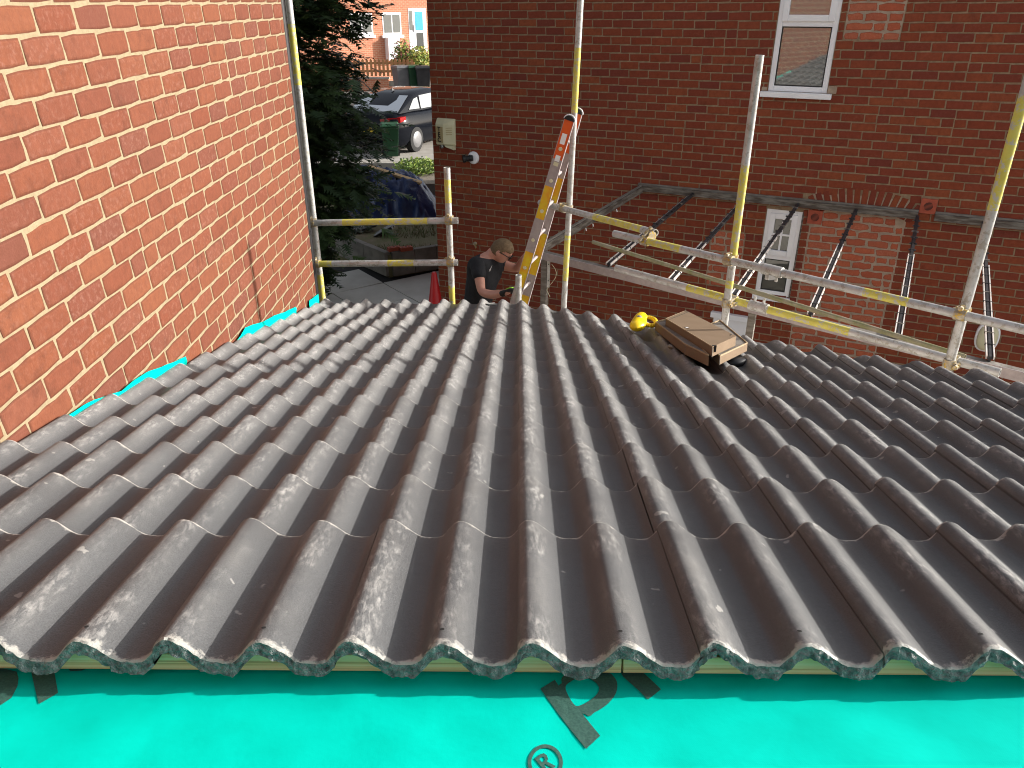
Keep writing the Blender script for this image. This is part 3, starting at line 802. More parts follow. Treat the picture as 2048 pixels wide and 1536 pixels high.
# segmental arch of bricks on edge
rg = random.Random(31)
for k in range(15):
    an = R(90 + 28 - 56 * (k + .5) / 15); L, H = .063, .215
    c = (arch_c[0] + math.cos(an) * (AR0 + .03), arch_c[1] + math.sin(an) * (AR0 + .03))
    if V2r[0] - .03 < c[0]: continue
    vs, fs, at = brick_geo(L, H, .03, rg, .0015, (1, 2), proud=.001)
    me = bpy.data.meshes.new('arch_brick'); me.from_pydata(vs, [], fs); me.materials.append(M['brick_shade'])
    a = me.attributes.new('bk', 'FLOAT_VECTOR', 'POINT'); a.data.foreach_set('vector', np.array(at, dtype=np.float32).ravel())
    o = bpy.data.objects.new('arch_brick', me); COL.objects.link(o); o.parent = house_d
    o.location = fp(c[0], c[1], .0005) - wloc(house_d); o.rotation_euler = (FR @ Matrix.Rotation(an - math.pi / 2, 3, 'Z')).to_euler()
# windows
def frame_rect(mb, r, w, oa, ob, m=0):
    fbox(mb, r[0], r[0] + w, r[2], r[3], oa, ob, m); fbox(mb, r[1] - w, r[1], r[2], r[3], oa, ob, m)
    fbox(mb, r[0] + w, r[1] - w, r[2], r[2] + w, oa, ob, m); fbox(mb, r[0] + w, r[1] - w, r[3] - w, r[3], oa, ob, m)
def pvc_window(r, split, bars, glass_lo, glass_hi, label, f=.055):
    w = None
    mb = MB(); frame_rect(mb, r, f, -.10, -.012); wo = mb.build('window', M['white_pvc'], house_d, bevel=.004); wo['label'] = label
    mb = MB(); fbox(mb, r[0] + f, r[1] - f, split - .03, split + .03, -.095, -.016); mb.build('transom', M['white_pvc'], wo, bevel=.004)
    up = (r[0] + f - .012, r[1] - f + .012, split + .02, r[3] - f + .012)
    mb = MB(); frame_rect(mb, up, .062, -.085, .004); mb.build('sash', M['white_pvc'], wo, bevel=.005)
    gu = (up[0] + .06, up[1] - .06, up[2] + .06, up[3] - .06)
    mb = MB(); fbox(mb, gu[0], gu[1], gu[2], gu[3], -.05, -.03); mb.build('pane', glass_hi, wo)
    gl = (r[0] + f, r[1] - f, r[2] + f, split - .03)
    mb = MB(); frame_rect(mb, gl, .012, -.05, -.026); mb.build('gasket', M['black'], wo)
    mb = MB(); fbox(mb, gl[0] + .012, gl[1] - .012, gl[2] + .012, gl[3] - .012, -.06, -.035); mb.build('pane', glass_lo, wo)
    if bars:
        mb = MB(); tm = (gu[0] + gu[1]) / 2; zm = (gu[2] + gu[3]) / 2
        fbox(mb, tm - .011, tm + .011, gu[2], gu[3], -.034, -.022); fbox(mb, gu[0], gu[1], zm - .011, zm + .011, -.034, -.0225); mb.build('glazing_bar', M['white_pvc'], wo)
    return wo
wu = pvc_window(UW, 3.905, False, M['glass_grey'], M['glass_grey'], 'white plastic window with an opening top light, high on the dark wall')
mb = MB(); fbox(mb, 4.055, 4.79, 3.175, 3.232, -.08, .055); mb.build('sill', M['white_pvc'], wu, bevel=.006)
mb = MB(); fbox(mb, 4.742, 4.83, 3.235, 3.31, -.02, .006); fbox(mb, 4.06, 4.115, 3.235, 3.275, -.02, .006); mb.build('broken_mortar', M['mortar_patch'], wu)
wl2 = pvc_window(LW, 1.40, True, M['glass_dark'], M['glass_dark'], 'narrow white window with a barred top light under the lean-to frame')
mb = MB(); fbox(mb, LW[0] - .02, LW[1] + .02, LW[2] - .06, LW[2] - .003, -.08, .03); mb.build('sill', M['white_pvc'], wl2)
mb = MB(); fbox(mb, LW[1], LW[1] + .018, LW[2], LW[3], -.05, .001); mb.build('sealant', M['timber_flake'], wl2)
# terracotta vents
for r, wh in ((V1r, 'square terracotta vent at the corner of the bricked-up opening'), (V2r, 'square terracotta vent at the end of the brick arch')):
    tc, zc = (r[0] + r[1]) / 2, (r[2] + r[3]) / 2; s = .078
    vt = thing('vent', fp(tc, zc - s, 0), wh, 'vent', 'terracotta wall vents')
    mb = MB(); fbox(mb, tc - s, tc + s, zc - s, zc + s, -.03, .016); mb.build('vent_plate', M['terracotta'], vt, bevel=.004)
    mb = MB(); mb.lathe(fp(tc, zc, .0155), FN, [(.053, 0), (.053, .006), (.045, .007), (.045, .001)], 24); mb.build('vent_rim', M['terracotta'], vt, True, auto=30)
    mb = MB(); mb.lathe(fp(tc, zc, .0165), FN, [(.0445, 0), (.0445, .0005), (.001, .0005)], 24); mb.build('vent_hole', M['dark_gap'], vt)
    for q in range(-3, 4):
        hw = math.sqrt(max(0, .044 ** 2 - (q * .0125) ** 2)); mb = MB(); fbox(mb, tc - hw, tc + hw, zc + q * .0125 - .0022, zc + q * .0125 + .0022, .0175, .0205); mb.build('louvre', M['terracotta'], vt)
# alarm box
def onf(x, y, off=0): t, z = on_fac(x, y, off); return t, z
ab = thing('alarm_box', fp(.05, 2.33, 0), 'cream alarm bell box with black letters near the corner of the dark house', 'alarm box')
t0, t1, zt, zb = -.105, .165, 2.715, 2.325
zb0 = 2.40
front = [(t0, zt, .03), (t1, zt - .015, .03), (t1, zb, .03), (t0 + .13, zb + .035, .03), (t0 + .11, zb + .06, .03), (t0, zb + .07, .03)]
mid = (t0 + .125)
mb = MB()
sec = lambda z, k: [fp(t0, z, 0), fp(t0, z, .072 * k + .01), fp(mid, z, .085 * k + .01), fp(t1, z, .03 * k + .01), fp(t1, z, 0)]
mb.loft([sec(zb + .05, .75), sec(zb + .07, 1), sec(zt - .07, 1), sec(zt, .35)]); mb.build('cover', M['cream_plastic'], ab, bevel=.006)
mb = MB(); a0, a1 = fp(t0 + .005, 0, .0835), fp(mid - .004, 0, .0955)
mb.prism([a0 + Vector((0, 0, zb + .085)), a1 + Vector((0, 0, zb + .085)), a1 + Vector((0, 0, zt - .1)), a0 + Vector((0, 0, zt - .1))], FN * .003); mb.build('name_panel', M['tan_plastic'], ab)
mb = MB(); mb.prism([fp(mid + .005, zb + .05, .03), fp(t1, zb + .05, .02), fp(t1, zb - .005, .018), fp(mid + .02, zb + .03, .03)], FN * .05); mb.build('lower_skirt', M['cream_plastic'], ab)
mb = MB(); mb.sphere(fp(t0 + .07, zb + .03, .04), (.03, .03, .032)); mb.build('strobe_lens', M['glass_grey'], ab, True)
for q in range(4):
    z = zt - .115 - q * .028; mb = MB(); mb.obox(fp(mid + .035, z, .082), fp(t1 - .03, z + .004, .053), .012, .007); mb.build('louvre', M['tan_plastic'], ab)
def text_mesh(s, size, ext=.0008):
    cu = bpy.data.curves.new('txt', 'FONT'); cu.body = s; cu.size = size; cu.align_x = 'CENTER'; cu.align_y = 'CENTER'; cu.extrude = ext; cu.offset = size * .022
    o = bpy.data.objects.new('txt', cu); COL.objects.link(o); dg = bpy.context.evaluated_depsgraph_get()
    me = bpy.data.meshes.new_from_object(o.evaluated_get(dg)); bpy.data.objects.remove(o); bpy.data.curves.remove(cu); return me
dirp = (a1 - a0); dirp.z = 0; dirp.normalize(); nrm = dirp.cross(Vector((0, 0, 1)))
for s, z in (('T', zt - .135), ('E', zt - .205), ('C', zt - .272)):
    me = text_mesh(s, .085); me.materials.clear(); me.materials.append(M['ink']); o = bpy.data.objects.new('letter', me); COL.objects.link(o); o.parent = ab
    o.rotation_euler = Matrix((dirp, Vector((0, 0, 1)), nrm)).transposed().to_euler(); cpt = (a0 + a1) / 2; cpt.z = z
    o.location = cpt + nrm * .0065 - wloc(ab)
# CCTV camera
t, z = on_fac(945, 315); cc = thing('security_camera', fp(t, z - .07, 0), 'black security camera on a white round base beside the alarm box', 'camera')
mb = MB(); mb.lathe(fp(t + .02, z, 0), FN, [(.082, 0), (.082, .02), (.07, .035), (.045, .042)], 24); mb.build('mount', M['white_pvc'], cc, True, auto=35)
mb = MB(); ax = (FN * 1.0 - FD * 1.3 + Vector((0, 0, -.1))).normalized(); q0 = fp(t + .02, z, .03); mb.lathe(q0, ax, [(.04, 0), (.042, .05), (.03, .055), (.036, .06), (.036, .09), (.05, .10), (.05, .135), (.02, .14)], 20); mb.build('camera_head', M['black'], cc, True, auto=35)
# small white hook and oval lamp
t, z = on_fac(951, 487); hk = thing('wall_bracket', fp(t, z - .05), 'small pale metal bracket on the dark wall above the worker', 'bracket')
mb = MB(); mb.lathe(fp(t, z, 0), FN, [(.028, 0), (.03, .012), (.018, .02), (.018, .04), (.001, .042)], 14); mb.obox(fp(t, z, .02), fp(t + .02, z - .06, .02), .03, .012); mb.build('bracket_body', M['coupler'], hk, True, auto=35)
t, z = on_fac(1974, 672); lp = thing('bulkhead_lamp', fp(t, z - .17), 'white oval bulkhead lamp low on the dark wall behind the last glazing bar', 'lamp')
def oval(hw, hh, off, n=24, sq=.8): return [fp(t + hw * math.copysign(abs(math.cos(6.2832 * i / n)) ** sq, math.cos(6.2832 * i / n)), z + hh * math.copysign(abs(math.sin(6.2832 * i / n)) ** sq, math.sin(6.2832 * i / n)), off) for i in range(n)]
mb = MB(); mb.loft([oval(.115, .165, 0), oval(.115, .165, .05), oval(.10, .15, .06)]); mb.build('lamp_base', M['white_pvc'], lp, True, auto=35)
mb = MB(); mb.loft([oval(.098, .148, .0605), oval(.092, .14, .085), oval(.06, .10, .105), oval(.02, .04, .112)]); mb.build('diffuser', M['cream_plastic'], lp, True)
# pale low door panel behind the scaffold foot
t, z = on_fac(1470, 655); dn = MB(); fbox(dn, 3.86, 4.28, GZ, .55, .0, .045); fbox(dn, 3.82, 4.32, .55, .62, .0, .07); o = dn.build('cupboard', M['white_pvc'], None, bevel=.005); setp(o, 'low white meter cupboard against the dark wall behind the scaffold foot', 'cupboard')
# ================================================================== scaffolding
TR = .0242
GM = [M['galv'], M['galv_y']]
def tube_part(name, p0, p1, parent, bands=None, r=TR, mats=None, hollow=(True, True)):
    mb = MB(); mb.tube(p0, p1, r, 14, bands=bands, cap=False)
    p0, p1 = Vector(p0), Vector(p1); d = (p1 - p0).normalized()
    for p, s in ((p0, 1), (p1, -1)):               # open tube ends with a wall thickness and a dark bore
        y = d.orthogonal().normalized(); z = d.cross(y); n = 14
        cs = [(math.cos(6.28318 * i / n), math.sin(6.28318 * i / n)) for i in range(n)]
        o_ = [p + (y * a + z * b) * r for a, b in cs]; i_ = [p + (y * a + z * b) * r * .82 for a, b in cs]; b_ = [q + d * s * .06 for q in i_]
        f1 = [(k, (k + 1) % n, n + (k + 1) % n, n + k) for k in range(n)]; f2 = [(n + k, n + (k + 1) % n, 2 * n + (k + 1) % n, 2 * n + k) for k in range(n)]
        fs = f1 + f2 + [tuple(range(2 * n, 3 * n))]
        if s < 0: fs = [f[::-1] for f in fs]
        mb.add(o_ + i_ + b_, [f[::-1] for f in fs], [0] * (2 * n) + [0])
    o = mb.build(name, mats or GM, parent, True, auto=35); return o
def coupler(c, da, db, off, parent, sleeve=False):
    """two cups round the crossing tubes, flap, bolts and nuts"""
    c = Vector(c); da = Vector(da).normalized(); db = Vector(db).normalized(); off = Vector(off); mb = MB()
    o_n = off.normalized()
    mb.tube(c - off * .5 - da * .026, c - off * .5 + da * .026, .032, 12); mb.tube(c + off * .5 - db * .026, c + off * .5 + db * .026, .032, 12)
    mb.obox(c - o_n * .02, c + o_n * .02, .05, .05)
    for s, dd, d2 in ((-1, da, db), (1, db, da)):
        side = dd.cross(o_n).normalized(); b0 = c + off * .5 * s + side * .04
        mb.tube(b0 - o_n * .035, b0 + o_n * .04, .0075, 8); mb.tube(b0 + o_n * .02 * s, b0 + o_n * .038 * s, .013, 6); mb.box(b0, (.02, .02, .02))
    return mb.build('coupler', M['coupler'], parent, True, auto=30)
def pz(px, py, Y): return at_y(px, py, Y).z
def vbands(base_z, top_z, zz): return [((a - base_z) / (top_z - base_z), (b - base_z) / (top_z - base_z)) for a, b in zz]
UP = Vector((0, 0, 1))

# --- guard rail frame at the straight eaves
fa = thing('guard_rail_scaffold', (-1.05, 5.65, GZ), 'two-rail scaffold guard frame between the sunlit wall corner and the dark house', 'scaffold')
LX, LY = -1.557, 5.70; MX, MY = -.518, 5.62
tube_part('standard', (LX, LY, GZ), (LX + .015, LY, 5.6), fa, vbands(GZ, 5.6, [(pz(600, 170, LY), pz(590, 48, LY)), (1.2, pz(640, 548, LY))]))
tube_part('standard', (MX + .004, MY, GZ), (MX - .004, MY, pz(893, 335, MY)), fa, vbands(GZ, pz(893, 335, MY), [(pz(895, 405, MY), pz(895, 358, MY)), (1.3, pz(900, 570, MY))]))
RY = 5.565
ra = (at_y(618, 446, LY - .05), at_y(916, 441, RY)); rb = (at_y(628, 528, LY - .05), at_y(915, 525, RY))
tube_part('guard_rail', *ra, fa, [(.23, .80)]); tube_part('guard_rail', *rb, fa, [(.02, .13), (.52, .70)])
for a, b in (ra, rb):
    d = (b - a).normalized()
    for X, Y in ((LX, LY), (MX, MY)):
        q = a + d * ((X - a.x) / d.x); coupler((q + Vector((X, Y, q.z))) / 2, d, UP, Vector((X, Y, q.z)) - q, fa)

# --- long frame along the slanting eaves
fb_ = thing('scaffold', (1.3, 4.7, GZ), 'long grey and yellow scaffold rails and tall poles along the slanting eaves', 'scaffold')
r1 = (at_z(1080, 405, 2.57), at_z(1311, 466, 2.74)); r2 = (at_z(1228, 467, 2.69), at_z(2300, 718, 2.69)); r3 = (at_z(1232, 536, 2.40), at_z(2000, 746, 2.40))
def line_at_px(a, b, px):
    lo, hi = 0.0, 1.0
    for _ in range(50):
        m_ = (lo + hi) / 2
        if proj(a.lerp(b, m_))[0] < px: lo = m_
        else: hi = m_
    return a.lerp(b, lo), lo
def tband(a, b, pairs): return [(line_at_px(a, b, p)[1], line_at_px(a, b, q)[1]) for p, q in pairs]
tube_part('guard_rail', *r1, fb_, tband(*r1, [(1190, 1285)])); tube_part('guard_rail', *r2, fb_, tband(*r2, [(1288, 1362), (1532, 1556), (1728, 1818)])); tube_part('guard_rail', *r3, fb_, tband(*r3, [(1375, 1500), (1535, 1700)]))
d2 = (r2[1] - r2[0]).normalized(); nb = Vector((-d2.y, d2.x, 0)); nb = nb if nb.y > 0 else -nb
d1 = (r1[1] - r1[0]).normalized(); n1 = Vector((-d1.y, d1.x, 0)); n1 = n1 if n1.y > 0 else -n1
std = []
for rail, px, top, dd, nn, bz, side in ((r2, 1457, (1520, 110), d2, nb, [((1472, 520), (1490, 330)), ((1452, 575), (1456, 560))], 1), (r2, 1921, None, d2, nb, [((2010, 420), (2040, 190))], 1), (r1, 1127, None, d1, n1, [((1143, 225), (1146, 95)), ((1125, 560), (1130, 470))], 1)):
    q, _ = line_at_px(*rail, px); s = q + nn * .0515 * side
    tz = pz(*top, s.y) if top else (3.93 if rail is r2 else 5.3)
    lean = (at_y(1155, 0, s.y).x - at_y(1123, 610, s.y).x) / (at_y(1155, 0, s.y).z - at_y(1123, 610, s.y).z) if rail is r1 else 0.0
    tube_part('standard', (s.x + lean * (GZ - q.z), s.y, GZ), (s.x + lean * (tz - q.z), s.y, tz), fb_, vbands(GZ, tz, [(pz(*a, s.y), pz(*b, s.y)) for a, b in bz]))
    coupler((q + s * 1.0) / 2 if False else q.lerp(Vector((s.x, s.y, q.z)), .5), dd, UP, Vector((s.x, s.y, q.z)) - q, fb_)
    if rail is r2:
        q3 = r3[0] + (r3[1] - r3[0]) * .5; d3 = (r3[1] - r3[0]).normalized(); k = (Vector((s.x, s.y, 0)) - Vector((r3[0].x, r3[0].y, 0))).dot(d3); q3 = r3[0] + d3 * k; sq = Vector((s.x, s.y, q3.z))
        if (sq - q3).length < .3: coupler(q3.lerp(sq, .5), d3, UP, sq - q3, fb_)
q, _ = line_at_px(*r2, 1290); qq = r1[0] + d1 * ((q - r1[0]).dot(d1)); qq = q + (qq - q).normalized() * .05; coupler((q + qq) / 2, d2, d1, qq - q, fb_)
q, _ = line_at_px(*r2, 1545); mb = MB(); mb.tube(q - d2 * .06, q + d2 * .06, .033, 14); mb.box(q - UP * .035, (.05, .05, .03)); mb.tube(q + d2 * .03 - UP * .06, q + d2 * .03 - UP * .03, .01, 8); mb.tube(q - d2 * .03 - UP * .06, q - d2 * .03 - UP * .03, .01, 8); mb.build('sleeve_coupler', GM[0], fb_, True, auto=30)
q, _ = line_at_px(*r3, 1517); mb = MB(); mb.tube(q - d2 * .06, q + d2 * .06, .033, 14); mb.tube(q - d2 * .03 + UP * .03, q - d2 * .03 + UP * .065, .009, 8); mb.tube(q + d2 * .03 + UP * .03, q + d2 * .03 + UP * .065, .009, 8); mb.build('sleeve_coupler', GM[0], fb_, True, auto=30)
# thin mossy pole lying against the lean-to
tp = (at_z(1186, 484, 2.16), at_z(1930, 714, 2.16))
ob = tube_part('pole', *tp, None, None, .0175, [M['green_tube'], M['green_tube']]); setp(ob, 'thin mossy brown pole running behind the yellow scaffold rails', 'pole')
# short open stub
S0 = at_y(1037, 550, 5.72)
ob = tube_part('scaffold_tube', (S0.x, S0.y, GZ), S0, None); setp(ob, 'short open-ended scaffold tube standing at the eaves in front of the ladder', 'scaffold tube')

# ================================================================== ladder
na, nb_ = at_y(1139, 240, 5.95), at_y(1031, 600, 6.16)
fa_, fb2 = at_y(1155, 226, 6.26), at_y(1050, 600, 6.46)
def ext(a, b, z): return a + (b - a) * ((z - a.z) / (b.z - a.z))
lad = thing('ladder', (ext(na, nb_, GZ) + ext(fa_, fb2, GZ)) / 2, 'orange, yellow and grey aluminium ladder leaning on the scaffold beside the worker', 'ladder')
def stile(a, b, py):
    top, bot = a, ext(a, b, GZ); d = (bot - top).normalized(); rung = (fa_ - na).normalized()
    cuts = [0.0]; cols = [1]
    L = (bot - top).length
    for p, c in py:
        lo, hi = 0.0, 1.0
        for _ in range(40):
            m_ = (lo + hi) / 2
            if proj(top.lerp(bot, m_))[1] < p: lo = m_
            else: hi = m_
        cuts.append(lo); cols.append(c)
    cuts.append(1.0); mb = MB()
    wd = d.cross(rung).normalized(); th = wd.cross(d).normalized()
    for i, c in enumerate(cols):
        p, q = top.lerp(bot, cuts[i]), top.lerp(bot, cuts[i + 1]); s = .0002 * (i % 2)
        vs = [x + wd * u + th * v for x in (p, q) for u, v in ((-.036, -.013 - s), (.036, -.013 - s), (.036, .013 + s), (-.036, .013 + s))]
        mb.add(vs, [(0, 1, 5, 4), (1, 2, 6, 5), (2, 3, 7, 6), (3, 0, 4, 7)] + ([(3, 2, 1, 0)] if i == 0 else []) + ([(4, 5, 6, 7)] if i == len(cols) - 1 else []), c)
    # flanges that make the channel section
    for u in (-.037, .037): mb.obox(top + wd * u, bot + wd * u, .004, .034, wd if False else th, 0)
    return mb.build('stile', [M['alu'], M['orange'], M['ladder_y']], lad), top, bot, d, wd, th
st1, t1_, b1_, dl, wd, th = stile(na, nb_, [(318, 0), (372, 2), (437, 0), (503, 2), (572, 0)])
st2, t2_, b2_, *_ = stile(fa_, fb2, [(305, 0), (355, 2), (412, 0), (466, 2), (548, 0), (590, 2)])
L = (b1_ - t1_).length; k = .22
while k < L - .1:
    p, q = t1_.lerp(b1_, k / L), t2_.lerp(b2_, k / L); mb = MB(); mb.tube(p - th * .016, q + th * .016, .015, 10); r_ = mb.build('rung', M['alu'], lad, True, auto=40)
    mb = MB(); e = (p - q).normalized(); mb.lathe(p + e * .0135, e, [(.015, 0), (.015, .005), (.008, .007), (.001, .007)], 12); mb.build('rung_end', M['cream_plastic'], r_, True, auto=40)
    k += .255
for st, tp_ in ((st1, t1_), (st2, t2_)):
    mb = MB(); n = 12
    arc = [(.039 * math.cos(R(180 * i / n)), .034 * math.sin(R(180 * i / n))) for i in range(n + 1)]
    mb.prism([tp_ + wd * a - dl * b - th * .02 for a, b in arc], th * .04); mb.build('end_cap', M['black'], st)
    mb = MB(); ring = [tp_ + wd * a * 1.08 - dl * b * 1.12 for a, b in arc]
    for a, b in zip(ring, ring[1:]): mb.tube(a, b, .005, 6)
    mb.build('cap_rim', M['white_pvc'], st, True)
for f0, f1, c in ((.075, .135, 'white'), (.20, .235, 'white'), (.24, .262, 'cream_plastic')):
    p, q = t1_ + dl * (f0 * 1.35), t1_ + dl * (f1 * 1.35); e = -th if (-th).dot(CAMP - p) > 0 else th
    mb = MB(); mb.add([p + wd * .018 + e * .0155, p - wd * .02 + e * .0155, q - wd * .02 + e * .0155, q + wd * .018 + e * .0155], [(0, 1, 2, 3)]); mb.build('sticker', M[c], st1)

# ================================================================== glazing-bar skeleton of the old lean-to
lt = thing('lean_to_frame', fp(4.6, GZ, 1.5), 'bare weathered lean-to roof skeleton of glazing bars against the dark brick house', 'lean-to')
for a, b, m_ in ((2.745, 4.05, 'timber_flake'), (4.053, 5.862, 'timber_flake'), (6.024, 7.42, 'timber_flake')):
    mb = MB(); fbox(mb, a, b, 2.02, 2.095, .001, .05); mb.build('wall_plate', M[m_], lt, bevel=.006)
    mb = MB(); fbox(mb, a, b, 2.0955, 2.115, .001, .022); mb.build('plate_fillet', M['timber_grey'], lt)
ZB = 1.87
e0, e1 = at_z(1082, 508, ZB), at_z(1975, 733, ZB); ed = (e1 - e0).normalized()
rt_t = [2.79, 3.432, 4.04, 4.638, 5.25, 5.862, 6.48]
bx = [1080, 1216, 1341, 1466, 1618, 1792, 1975]
for i, (t, px) in enumerate(zip(rt_t, bx)):
    p = fp(t, 2.045, .05); q, _ = line_at_px(e0, e1, px); q = q + UP * .05
    if i == 0:
        mb = MB(); q2 = q + (q - p).normalized() * .06; mb.obox(p, q2, .062, .075); rf = mb.build('rafter', M['timber_flake'], lt, bevel=.006)
        mb = MB(); mb.obox(p + UP * .045, q2 + UP * .045, .022, .018); mb.build('fillet', M['timber_grey'], rf)
        for f in (.3, .55, .62, .8):
            c = p.lerp(q, f) - UP * .05 + FD * .02; mb = MB(); mb.tube(c, c - UP * .03 + FD * .01, .006, 6); mb.build('nail', M['white_pvc'], rf)
        continue
    d = (q - p).normalized(); sd = d.cross(UP).normalized(); un = sd.cross(d)
    mb = MB(); mb.obox(p, q, .016, .05); mb.obox(p + un * .012, q + un * .012, .036, .010); rf = mb.build('rafter', M['glaze_dark'], lt)
    fs_ = .42 if i > 2 else .62
    for s in (-1, 1):
        a, b = p.lerp(q, fs_), q; mb = MB(); mb.obox(a + sd * s * .0225 + un * .016, b + sd * s * .0225 + un * .016, .008, .024); mb.build('flange', M['glaze_pale'], rf)
    if i < 3:
        a, b = p.lerp(q, .05), p.lerp(q, .5); mb = MB(); mb.obox(a + sd * .012 + un * .02, b + sd * .012 + un * .02, .01, .008); mb.build('lead_strip', M['galv'], rf)
    n = 16
    for k in range(1, n):
        c = p.lerp(q, k / n) + un * .021; mb = MB(); mb.obox(c - sd * .032, c + sd * .032, .012, .016); mb.build('clip', M['glaze_dark'] if (k + i) % 4 else M['timber_grey'], rf)
eb = MB(); eb.obox(e0 - ed * .03, e1 + ed * .5, .075, .07); eb.build('eaves_beam', M['timber_grey'], lt, bevel=.006)
eb = MB(); nb2 = Vector((ed.y, -ed.x, 0)); nb2 = nb2 if nb2.y < 0 else -nb2
eb.obox(e0 + nb2 * .062 + UP * .01, e1 + ed * .5 + nb2 * .062 + UP * .01, .012, .075); eb.build('gutter_board', M['alu'], lt, bevel=.003)
for px in (1090, 1507, 1960):
    q, _ = line_at_px(e0, e1, px); mb = MB(); mb.obox((q.x, q.y, GZ), (q.x, q.y, ZB - .036), .06, .06, FD); mb.build('post', M['timber_grey'], lt, bevel=.005)
q, _ = line_at_px(e0, e1, 1090); q = q + FD * .05 + FN * .02
mb = MB(); mb.box(q - UP * .17, (.03, .012, .30)); st_ = mb.build('strap', M['galv'], lt)
for z in (.08, .25):
    mb = MB(); mb.lathe(q - UP * z + Vector((0, -.0065, 0)), (0, -1, 0), [(.006, 0), (.006, .002), (.001, .002)], 8); mb.build('bolt', M['black'], st_)
mb = MB(); pts = [q + Vector((.03 + .05 * math.sin(k * .7), 0, -.08 - .045 * k)) for k in range(7)] + [q + Vector((.02, -.01, -.42)), q + Vector((-.01, 0, -.36))]
for a, b in zip(pts, pts[1:]): mb.tube(a, b, .003, 5)
mb.build('loose_wire', M['cream_plastic'], lt, True)
q = e0 - ed * .02
mb = MB(); mb.obox(q + Vector((-.08, .05, .03)), q + Vector((.06, -.03, -.03)), .03, .05); mb.obox(q + Vector((-.05, .02, -.06)), q + Vector((.08, 0, -.02)), .02, .04); mb.build('bracket', M['dark_gap'], lt)

# ================================================================== things left on the tiles
def carton(name, corners, w, h, label, slot=None, lid=True, mouth=None):
    top = [on_roof(x, y, w) for x, y in corners]
    c = sum(top, Vector()) / 4
    nrm = (top[1] - top[0]).cross(top[3] - top[0]).normalized()
    if nrm.dot(RN) < 0: nrm = -nrm
    th_ = thing(name, c - nrm * h, label, 'box', 'cardboard boxes on the tiles')
    mb = MB(); mb.prism([p - nrm * h for p in top], nrm * (h - .003)); mb.build('carton_body', M['card'], th_, bevel=.002)
    if lid:
        mb = MB(); big = [c + (p - c) * 1.008 for p in top]; mb.prism([p - nrm * .0025 for p in big], nrm * .003); ld = mb.build('lid', M['card'], th_)
        # lid seam and tuck flap
        a, b, c2, d = top
        s0, s1 = a.lerp(d, .07), b.lerp(c2, .07); mb = MB(); mb.obox(s0 + nrm * .001, s1 + nrm * .001, .0022, .0012, nrm); mb.build('crease', M['dark_gap'], ld)
    for (f, g) in ((0, 1), (3, 0)):
        mb = MB(); mb.obox(top[f] - nrm * .001, top[g] - nrm * .001, .0022, .0045, nrm); mb.build('cut_edge', M['card_edge'], th_)
    for i in range(4):
        if i in (0, 3): mb = MB(); mb.obox(top[i] - nrm * .004, top[i] - nrm * h, .003, .003, top[1] - top[0]); mb.build('corner_crease', M['timber_grey'], th_)
    if not lid:
        ins = [c + (p - c) * .93 for p in top]; mb = MB(); mb.prism([p - nrm * .0035 for p in ins], nrm * .002); mb.build('dark_mouth', M['timber_grey'], th_)
        for i in range(4):
            mb = MB(); mb.obox(top[i] + (c - top[i]) * .01, top[(i + 1) % 4] + (c - top[(i + 1) % 4]) * .01, .004, .006, nrm); mb.build('rim', M['card_edge'], th_)
    return th_, top, nrm
b3, tp3, n3 = carton('cardboard_box', [(1380, 662), (1440, 640), (1495, 686), (1440, 712)], .042, .04, 'small plain cardboard box under the right end of the top box', lid=False)
b1, tp1, n1_ = carton('cardboard_box', [(1332, 637), (1371.5, 621), (1472, 672), (1425, 693)], .092, .046, 'flat brown cardboard box with a hand slot, uppermost on the tiles')
a, b, c, d = tp1
ctr = a.lerp(d, .44).lerp(b.lerp(c, .44), .14); x_ = (d - a).normalized()
mb = MB(); mb.obox(ctr - x_ * .022 + n1_ * .0012, ctr + x_ * .022 + n1_ * .0012, .013, .0014, n1_); mb.build('hand_slot', M['dark_gap'], b1)
mb = MB(); mb.obox(ctr - x_ * .012 + n1_ * .0022 + (a - b).normalized() * .003, ctr + x_ * .012 + n1_ * .0022, .011, .0014, n1_); mb.build('paper_scrap', M['white'], b1)
mb = MB(); q = c.lerp(b, .06).lerp(d, .12) ; mb.obox(q + n1_ * .0015, q + (b - a).normalized() * .035 + n1_ * .0015, .006, .0012, n1_); mb.build('side_slot', M['dark_gap'], b1)
mb = MB(); q = d.lerp(c, .06); mb.box(q - n1_ * .012, (.02, .006, .03)); mb.build('torn_corner', M['dark_gap'], b1)
b2, tp2, n2_ = carton('cardboard_box', [(1311.5, 644), (1345, 634), (1418, 711), (1371, 689)], .054, .048, 'narrow open cardboard box with a torn side tab, left of the others', lid=False)
a, b, c, d = tp2
mb = MB(); q = a.lerp(d, .62) - n2_ * .062; o_ = (a - b).normalized(); x_ = (d - a).normalized(); mb.obox(q - x_ * .02 + o_ * .012, q + x_ * .02 + o_ * .012, .032, .0025, n2_); mb.build('side_tab', M['card'], b2)
# black rubber pad peeping out below the boxes
q = on_roof(1468, 711, .0); mb = MB(); u, v, w = roof_uv(q)
def padring(r, w): return [rp(u + r * 1.25 * math.cos(6.2832 * i / 18), v + r * math.sin(6.2832 * i / 18), w) for i in range(18)]
mb.loft([padring(.05, -.045), padring(.054, -.03), padring(.048, -.012), padring(.02, -.008)]); o = mb.build('rubber_pad', M['black'], None, True); setp(o, 'black rubber pad half hidden below the cardboard boxes', 'pad')
